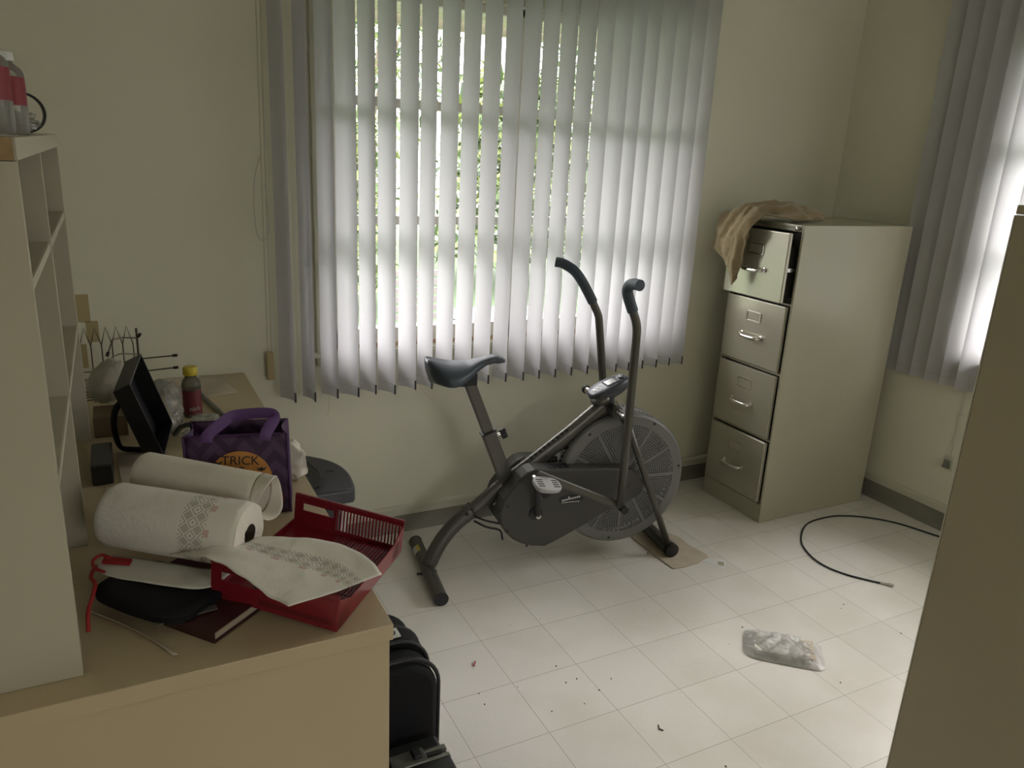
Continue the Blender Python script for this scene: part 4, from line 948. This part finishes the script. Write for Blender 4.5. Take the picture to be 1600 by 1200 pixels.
for e in (0, 1):
    g = G(); g.grid(lambda u, v: tp(e + (0.06 if e == 0 else -.06) * math.sin(u * math.pi) * v, v, u), 8, 8, lambda u, v: (u * dpt, v * TH_)); g.build('side_panel', TOTED, t, smooth='all', solid=.0015)
g = G(); g.box(0, LT, 0, dpt, 0, .003, frame(tuple(tf0), tuple(tx), tuple(ty))); g.build('base_panel', TOTED, t)
for e in (0, 1): G().tube([tp(e, k / 8, 0) for k in range(9)], .0028, 6).build('seam_piping', TOTED, t)
G().tube([tp(k / 8, 1, 0) for k in range(9)], .0022, 6).build('seam_piping', TOTED, t)
def strap(c, top):
    pts_ = [tp(.22, .93, c), tp(.24, 1.02, c) + Vector((0, 0, 0)), tp(.40, 1.16, c) + ty * .01, tp(.50, 1.235 + top, c) + ty * .02, tp(.80, 1.255 + top, c) + ty * .02, tp(.885, 1.18, c) + ty * .015, tp(.80, 1.02, c), tp(.78, .93, c)]
    G().tube(catmull(pts_, 5), 1, 8, flat=(.0016, .0125, tuple(-ty))).build('handle_strap', TOTEP, t, smooth=True)
strap(-.04, -.03)
Mt = frame(tuple(tp(.52, .40, 0) - ty * .0075), tuple(tx), tuple(Vector((0, .018, TH_)).normalized()))
def disc(g, cx, cz, r_, n=40, h=.0006, sx_=1.0): g.prism([(cx + r_ * sx_ * math.cos(2 * math.pi * k / n), cz + r_ * math.sin(2 * math.pi * k / n)) for k in range(n)], lambda a, b: tuple(Mt @ Vector((a, b, 0))), lambda a, b: tuple(Mt @ Vector((a, b, h))))
def txd(): return None
g = G(); disc(g, 0, .010, .068); mo = g.build('moon_print', MOON, t)
Mx2 = lambda x, z, rz=0: Mt @ Matrix.Translation((x, z, .0009)) @ Matrix.Rotation(rz, 4, 'Z')
text_mesh('tote_lettering', 'TRICK', .028, Mx2(.002, .056, R(-3)), INK, mo); text_mesh('tote_lettering', 'OR', .022, Mx2(-.004, .034), INK, mo); text_mesh('tote_lettering', 'TREAT', .026, Mx2(0, .008), INK, mo)
g = G()
for (x, z, s_) in ((-.050, .052, 1), (.045, .036, .7)):
    g.prism([(x - .016 * s_, z + .005 * s_), (x - .006 * s_, z + .001), (x, z + .007 * s_), (x + .006 * s_, z + .001), (x + .017 * s_, z + .006 * s_), (x + .009 * s_, z - .004 * s_), (x, z - .008 * s_), (x - .010 * s_, z - .004 * s_)], lambda a, b: tuple(Mt @ Vector((a, b, .0007))), lambda a, b: tuple(Mt @ Vector((a, b, .0011))))
g.build('bat_print', INK, mo)
g = G(); disc(g, .052, -.034, .034, sx_=1.1, h=.0012); g.build('pumpkin_print', PUMP, t)
# tissue beside tote
o = skin([[(-.640, -.615, Z + .105), (-.617, -.62, Z + .110), (-.598, -.63, Z + .100)], [(-.638, -.63, Z + .075), (-.610, -.64, Z + .085), (-.590, -.645, Z + .070)], [(-.636, -.625, Z + .045), (-.612, -.635, Z + .050), (-.592, -.64, Z + .042)], [(-.632, -.63, Z + .018), (-.605, -.64, Z + .020), (-.592, -.635, Z + .015)], [(-.628, -.62, Z + .002), (-.608, -.63, Z + .002), (-.595, -.62, Z + .002)]], 'crumpled_tissue', TISSUE, None, 'crumpled white tissue on the desk edge behind the purple tote bag', 'tissue', n=6, thick=.001, noise_a=.010, ns=45)

# ---- books, towels
bdir = Vector((.198, -.240, 0)).normalized(); bn = Vector((-bdir.y, bdir.x, 0))
bk0 = Vector((-.874, -1.236, Z))
def book(name, label, o0, L_, W_, h, z, cover):
    t = thing(name, label, 'book', (o0.x, o0.y, z))
    Mb = frame((o0.x, o0.y, z), tuple(bn), tuple(-bdir))
    g = G(); g.box(0, W_, 0, L_, 0, .003, Mb); g.box(0, W_, 0, L_, h - .003, h, Mb); g.box(0, .003, 0, L_, .003, h - .003, Mb); g.build('cover', cover, t, bevel=.001)
    g = G(); g.box(.0035, W_ - .006, .005, L_ - .005, .0035, h - .0035, Mb); g.build('pages', PAGES, t)
book('maroon_book', 'dark maroon hardback book lying flat near the front of the desk', bk0, .235, .19, .022, Z, BOOKR)
BPz = Z + .0225
g = G()
def pouch(u, v):
    a = 2 * math.pi * u; r_ = .5 + .5 * math.cos(math.pi * v); 
    x = .105 * math.copysign(abs(math.cos(a)) ** .5, math.cos(a)); y = .070 * math.copysign(abs(math.sin(a)) ** .5, math.sin(a)); k = min(1, math.sin(math.pi * v) * 1.6 + .02)
    return (-.945 + (x * -bdir.x - y * -bn.x) * k, -1.085 + (x * -bdir.y - y * -bn.y) * k, BPz + .016 * (1 - math.cos(math.pi * v)) * .5 + .002 * nz(x * 20, y * 20, v, 1) * math.sin(math.pi * v))
g.grid(pouch, 44, 14); o = tag(g.build('black_pouch', BLK, smooth='all'), 'soft black zip pouch lying on the maroon book under the paper towels', 'pouch')
o = skin([[(-1.03, -.93, 0.7820), (-.985, -.965, 0.7850), (-.93, -1.01, 0.7850), (-.86, -1.06, 0.7850), (-.80, -1.08, 0.7830)],
          [(-1.04, -.965, 0.7820), (-1.0, -1.0, 0.7850), (-.945, -1.045, 0.7860), (-.875, -1.088, 0.7860), (-.83, -1.10, 0.7850)],
          [(-1.035, -1.00, 0.7790), (-.995, -1.045, 0.7830), (-.945, -1.085, 0.7850), (-.89, -1.12, 0.7840), (-.85, -1.125, 0.7840)]], 'folded_paper_sheets', PAPER, None, 'loose white paper sheets between the black pouch and the big paper towel roll', 'paper', n=6, thick=.0015, noise_a=.004, ns=14)
o = tag(G().tube(catmull([(-1.045, -.985, .79), (-1.052, -1.02, .79), (-1.045, -1.05, .79), (-1.05, -1.085, .785), (-1.056, -1.12, .78), (-1.058, -1.14, .755)], 6), .0035, 8).build('red_lanyard', REDC, smooth='all'), 'bright red cord hanging at the left end of the paper towel roll', 'cord')
G().tube(catmull([(-1.02, -.985, .802), (-1.035, -.97, .803), (-1.048, -.985, .802), (-1.045, -1.01, .80), (-1.03, -1.03, .80)], 6), .0028, 8).build('loop_end', REDC, None, smooth='all').parent = o
o = tag(G().prism([(-1.03, -.955), (-.985, -.985), (-.99, -1.0), (-1.035, -.975)], lambda a, b: (a, b, .7875), lambda a, b: (a, b, .7925)).build('red_tag', REDC), 'small bright red flap tucked under the paper towel roll', 'tag')
o = skin([[(-1.062, -1.045, Z), (-1.01, -1.11, Z), (-.96, -1.18, Z), (-.93, -1.235, Z)], [(-1.06, -1.06, Z + .010), (-1.012, -1.12, Z + .009), (-.965, -1.186, Z + .006), (-.938, -1.235, Z + .001)]], 'curled_paper_edge', CARDL, None, 'tan curled strip of paper along the front edge of the maroon book', 'paper', n=6, thick=.001)
o.location = (0, -.008, .0008)
strapm = tag(G().box(0, .098, 0, .014, 0, .0018, frame((-.957, -1.187, BPz + .0030), (1, .14, 0), (0, 1, 0))).build('grey_strap', GUN), 'narrow grey strap lying across the maroon book beside the red tray', 'strap')

def roll(name, label, p0, p1, r0, r1, core, m_, hole):
    """p0 far end, p1 near end"""
    p0, p1 = Vector(p0), Vector(p1); ax = (p1 - p0); L_ = ax.length; ax.normalize(); e1 = (Vector((0, 0, 1)) - ax * ax.z).normalized(); e2 = ax.cross(e1)
    t = thing(name, label, 'paper towels', tuple(p0.lerp(p1, .5) - Vector((0, 0, r0))))
    def P(s, r_, a): return p0 + ax * s + (e1 * math.cos(a) + e2 * math.sin(a)) * r_
    g = G()
    def fn(u, v):
        a = 2 * math.pi * v; s = u * L_; r_ = r0 + (r1 - r0) * u
        ed = min(s, L_ - s) / .010; r_ -= (.004 * (1 - min(1, ed)) ** 2)
        r_ += .0016 * nz(math.cos(a) * 2, math.sin(a) * 2, s * 14, 1)
        return P(s, r_, a)
    g.grid(fn, 40, 56, lambda u, v: (u * L_, v * 2 * math.pi * r0))
    g.build('outer_sheet', m_, t, smooth='all')
    return t, P, L_, ax, e1, e2
t, P, L_, ax, e1, e2 = roll('paper_towel_roll', 'full white paper towel roll with grey diamond border lying on the desk', (-1.008, -.905, .851), (-.788, -1.065, .843), .0615, .0605, .021, TOWEL, True)
for s, sg in ((L_, 1), (0.0, -1)):
    g = G(); n = 48; b = len(g.v)
    for rr in (.0575, .040, .0205):
        for k in range(n): a = 2 * math.pi * k / n; g.v.append(P(s + sg * (.0015 * nz(math.cos(a) * 3, math.sin(a) * 3, rr * 60, 1) + (.002 if rr < .05 else 0)), rr, a))
    for i in range(2):
        for k in range(n): g.face(b + i * n + k, b + i * n + (k + 1) % n, b + (i + 1) * n + (k + 1) % n, b + (i + 1) * n + k)
    g.build('roll_end', TOWELP, t, smooth='all')
G().tube([P(.001, 0, 0), P(L_ + .001, 0, 0)], .0205, 28, cap=False).build('core_tube', TUBE, t, smooth='all')
# loose leading sheet over the red tray
rows = [[(-.775, -1.085, .846), (-.80, -1.095, .842), (-.85, -1.095, .846), (-.925, -1.035, .815)],
        [(-.710, -1.120, .848), (-.755, -1.150, .840), (-.800, -1.165, .845), (-.865, -1.145, .850)],
        [(-.645, -1.165, .846), (-.700, -1.205, .834), (-.755, -1.235, .842), (-.808, -1.242, .844)],
        [(-.615, -1.215, .843), (-.670, -1.250, .834), (-.725, -1.270, .838), (-.788, -1.280, .836)],
        [(-.600, -1.282, .837), (-.655, -1.296, .836), (-.710, -1.306, .835), (-.768, -1.318, .836)]]
g0 = skin(rows, 'loose_sheet', TOWEL2, t, n=9, thick=.0009, noise_a=.0035, ns=26, uvs=lambda u, v: (u * .25, v * .26))
t, P, L_, ax, e1, e2 = roll('paper_towel_roll', 'partly unrolled plain white paper towel roll leaning behind the full roll', (-.950, -.765, .868), (-.742, -.935, .862), .047, .041, .02, TOWELP, False)
g = G()
def flare(u, v):
    a = 2 * math.pi * v; return P(L_ - .002 + u * .026 + .012 * u * math.sin(a * 2 + 1), .041 + u * .003 + .006 * u * math.sin(a * 3), a)
g.grid(flare, 8, 48); g.build('open_end', TOWELP, t, smooth='all', solid=.001)
g = G(); g.grid(lambda u, v: P(L_ - .10 + u * .10, .034 - .004 * math.sin(v * 9), 2 * math.pi * v), 4, 40); g.build('inner_layer', TOWELP, t, smooth='all')
g = G(); n = 40; b = 0
for rr in (.044, .01): g.v += [P(.001, rr, 2 * math.pi * k / n) for k in range(n)]
for k in range(n): g.face(k, (k + 1) % n, n + (k + 1) % n, n + k)
g.build('roll_end', TOWELP, t, smooth='all')
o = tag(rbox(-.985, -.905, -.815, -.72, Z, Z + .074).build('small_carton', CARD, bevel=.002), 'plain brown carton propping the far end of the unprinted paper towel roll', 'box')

# ---- red letter tray
t = thing('red_letter_tray', 'dark red plastic letter tray with slotted sides at the desk front corner', 'tray', (-.683, -1.289, Z))
u_ = Vector((-.752, .659, .098)).normalized(); v_ = Vector((.659, .752, 0)).normalized(); n_ = v_.cross(u_) * -1
if n_.z < 0: n_ = -n_
MT = Matrix(((u_.x, v_.x, n_.x, -.683), (u_.y, v_.y, n_.y, -1.283), (u_.z, v_.z, n_.z, Z + .001), (0, 0, 0, 1)))
TW, TD, TH2 = .245, .292, .070
# near wall (at v = 0) and far wall (v = TD); u runs from right corner to the left
def wall(g, v0, hand):
    e = .0026; lean_ = .0
    def pf(a0, a1, h0, h1): g.box(a0, a1, v0, v0 + e, h0, h1, MT)
    pf(0, TW, 0, .012); pf(0, TW, TH2 - .010, TH2); pf(0, .006, .012, TH2 - .010)
    h0, h1 = TW - .090, TW - .020
    pf(h1, TW, .012, TH2 - .010); pf(h0 - .006, h0, .012, TH2 - .010); pf(h0, h1, .012, .038); pf(h0, h1, .054, TH2 - .010)
    if hand:
        k = 0; a = .008
        while a < h0 - .010: pf(a, a + .0034, .012, TH2 - .010); a += .0072
    else: pf(.006, h0 - .006, .012, TH2 - .010)
g = G(); wall(g, 0, False); g.build('near_wall', REDP, t, bevel=.0008)
g = G(); wall(g, TD - .0026, True); g.build('far_wall', REDP, t, bevel=.0008)
g = G(); g.box(0, .0026, .003, TD - .003, 0, .040, MT); g.prism([(.003, .0), (.05, 0), (.05, .040), (.003, TH2 - .008)], lambda a, b: tuple(MT @ Vector((0, a, b))), lambda a, b: tuple(MT @ Vector((.0026, a, b)))); g.prism([(TD - .003, .0), (TD - .05, 0), (TD - .05, .040), (TD - .003, TH2 - .008)], lambda a, b: tuple(MT @ Vector((0, a, b))), lambda a, b: tuple(MT @ Vector((.0026, a, b)))); g.build('right_wall', REDP, t, bevel=.0008)
g = G(); g.box(TW - .0026, TW, .003, TD - .003, 0, .014, MT); g.build('left_lip', REDP, t)
g = G(); g.box(.003, TW - .003, .003, TD - .003, 0, .0022, MT); k = 0
a = .010
while a < TW - .10: g.box(a, a + .0034, .10, TD - .004, .0022, .0042, MT); a += .0072
g.build('tray_floor', REDP, t)
g = G(); g.box(0, TW, -.004, .0015, TH2, TH2 + .003, MT); g.box(0, TW, TD - .0015, TD + .004, TH2, TH2 + .003, MT); g.build('rim', REDP, t, bevel=.001)
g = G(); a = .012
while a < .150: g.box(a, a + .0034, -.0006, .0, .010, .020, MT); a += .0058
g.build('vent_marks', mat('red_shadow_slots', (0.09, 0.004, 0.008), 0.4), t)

# ================================================================ bin and cases beside the desk
t = thing('trash_bin', 'light grey trash bin with rounded black lid standing beside the desk', 'bin', (-.50, .0, 0))
BX1, BY0, BY1, BZ = -.345, -.215, .165, .50
out = [(-.80, BY0), (BX1 - .004, BY0)] + [(BX1 + .018 * math.sin(math.pi * k / 12) - .16 * (k / 12) ** 4.0, BY0 + (BY1 - BY0) * k / 12) for k in range(1, 13)] + [(-.80, BY1)]
g = G(); g.prism(out, lambda a, b: (a, b, BZ - .050), lambda a, b: (a, b, BZ)); ld = g.build('lid', BINLID, t, bevel=.010, seg=3)
fl = [(-.79, BY0 + .045), (-.455, BY0 + .045), (-.43, BY0 + .10), (-.425, BY0 + .17), (-.44, BY0 + .25), (-.475, BY0 + .31), (-.53, BY0 + .345), (-.79, BY0 + .345)]
g = G(); g.prism(fl, lambda a, b: (a, b, BZ + .0002), lambda a, b: (a, b, BZ + .004)); g.build('lid_flap', BLKP, ld, bevel=.002)
g = G(); g.tube([(a, b, BZ + .003) for a, b in fl[1:]], .0035, 8); g.build('flap_rim', BLKP, ld, smooth=True)
g = G(); g.lathe([(.014, 0), (.014, .001), (.011, .0015)], 20, Matrix.Translation((-.385, -.045, BZ + .0002))); g.build('lid_emblem', BLKP, ld)
bo = [(-.775, BY0 + .02), (BX1 - .03, BY0 + .02), (BX1 - .018, BY0 + .05), (BX1 - .018, BY1 - .10), (BX1 - .10, BY1 - .02), (-.775, BY1 - .02)]
g = G(); g.prism(bo, lambda a, b: (a * .97 - .015, b * .94, 0), lambda a, b: (a, b, BZ - .052)); g.build('bin_body', BINB, t, bevel=.006)
g = G(); g.box(-.76, BX1 - .050, BY0 + .010, BY0 + .018, BZ - .25, BZ - .052); g.build('black_liner', BLKP, t)
# suitcase and briefcase
t = thing('black_suitcase', 'soft black wheeled suitcase with rounded shoulders standing beside the desk end', 'suitcase', (-.60, -1.02, 0))
SX0, SX1, SY0, SY1, SZ = -.80, -.425, -1.125, -.915, .520
def rr(x0, x1, z0, z1, r_, n=8):
    o_ = []
    for cx, cz, a0 in ((x1 - r_, z1 - r_, 0), (x0 + r_, z1 - r_, 90), (x0 + r_, z0 + r_, 180), (x1 - r_, z0 + r_, 270)):
        for k in range(n + 1): a = R(a0 + 90 * k / n); o_.append((cx + r_ * math.cos(a), cz + r_ * math.sin(a)))
    return o_
g = G(); g.prism(rr(SX0, SX1, .03, SZ - .012, .075), lambda a, b: (a, SY0, b), lambda a, b: (a, SY0 + .075, b)); g.build('front_shell', BLK, t, bevel=.014, seg=3, smooth=True)
g = G(); g.prism(rr(SX0, SX1 + .006, .025, SZ, .080), lambda a, b: (a, SY0 + .078, b), lambda a, b: (a, SY0 + .135, b)); g.build('middle_shell', BLK, t, bevel=.010, seg=3, smooth=True)
g = G(); g.prism(rr(SX0, SX1, .03, SZ - .008, .075), lambda a, b: (a, SY0 + .138, b), lambda a, b: (a, SY1, b)); g.build('back_shell', BLK, t, bevel=.014, seg=3, smooth=True)
for y in (SY0 + .0765, SY0 + .1365, SY0 + .012):
    g = G(); r_ = rr(SX0, SX1 + .004, .03, SZ - .002, .078); g.tube([(a, y, b) for a, b in r_], .0045, 8, closed=True); g.build('piping', RUBBER, t, smooth=True)
g = G(); g.box(-.56, -.480, SY0 + .088, SY0 + .122, SZ + .0005, SZ + .004); pl = g.build('white_plate', STICK, t, bevel=.002)
G().lathe([(.010, 0), (.010, .0012)], 20, Matrix.Translation((-.498, SY0 + .105, SZ + .004))).build('plate_emblem', INK, pl)
G().lathe([(.0065, 0), (.0065, .0016)], 20, Matrix.Translation((-.498, SY0 + .105, SZ + .004))).build('emblem_ring', SILVER, pl)
for k in (0, 1): G().tube([(-.50 - k * .2, SY0 + .06, .022), (-.50 - k * .2, SY0 + .09, .022)], .021, 16).build('wheel', RUBBER, t, smooth=True)
G().tube([(SX1 + .002, SY0 + .03, .27), (SX1 + .010, SY0 + .03, .27)], .008, 12).build('side_stud', RUBBER, t, smooth=True)
t = thing('black_briefcase', 'black hard briefcase with metal rim standing in front of the suitcase', 'briefcase', (-.60, -1.20, 0))
KX0, KX1, KY0, KY1, KZ = -.82, -.435, -1.262, -1.150, .345
g = G(); g.box(KX0, KX1, KY0, (KY0 + KY1) / 2 - .003, 0, KZ); g.build('lid_shell', BLKP, t, bevel=.008, seg=3)
g = G(); g.box(KX0, KX1 - .006, (KY0 + KY1) / 2 + .003, KY1, 0, KZ - .002); g.build('base_shell', BLKP, t, bevel=.008, seg=3)
ym = (KY0 + KY1) / 2
for dy in (-.012, .012): 
    g = G(); g.box(KX0 + .006, KX1 - .002, ym + dy - .004, ym + dy + .004, KZ - .004, KZ + .003); g.box(KX1 - .004, KX1 + .001, ym + dy - .004, ym + dy + .004, 0, KZ - .003); g.build('metal_rim', GUN, t, bevel=.001)
g = G(); g.box(-.56, -.485, ym - .020, ym + .020, KZ + .0032, KZ + .008); g.build('latch_plate', GUN, t, bevel=.002)
g = G(); g.box(-.512, -.495, ym - .010, ym + .018, KZ + .008, KZ + .016); g.build('latch', RUBBER, t, bevel=.002)
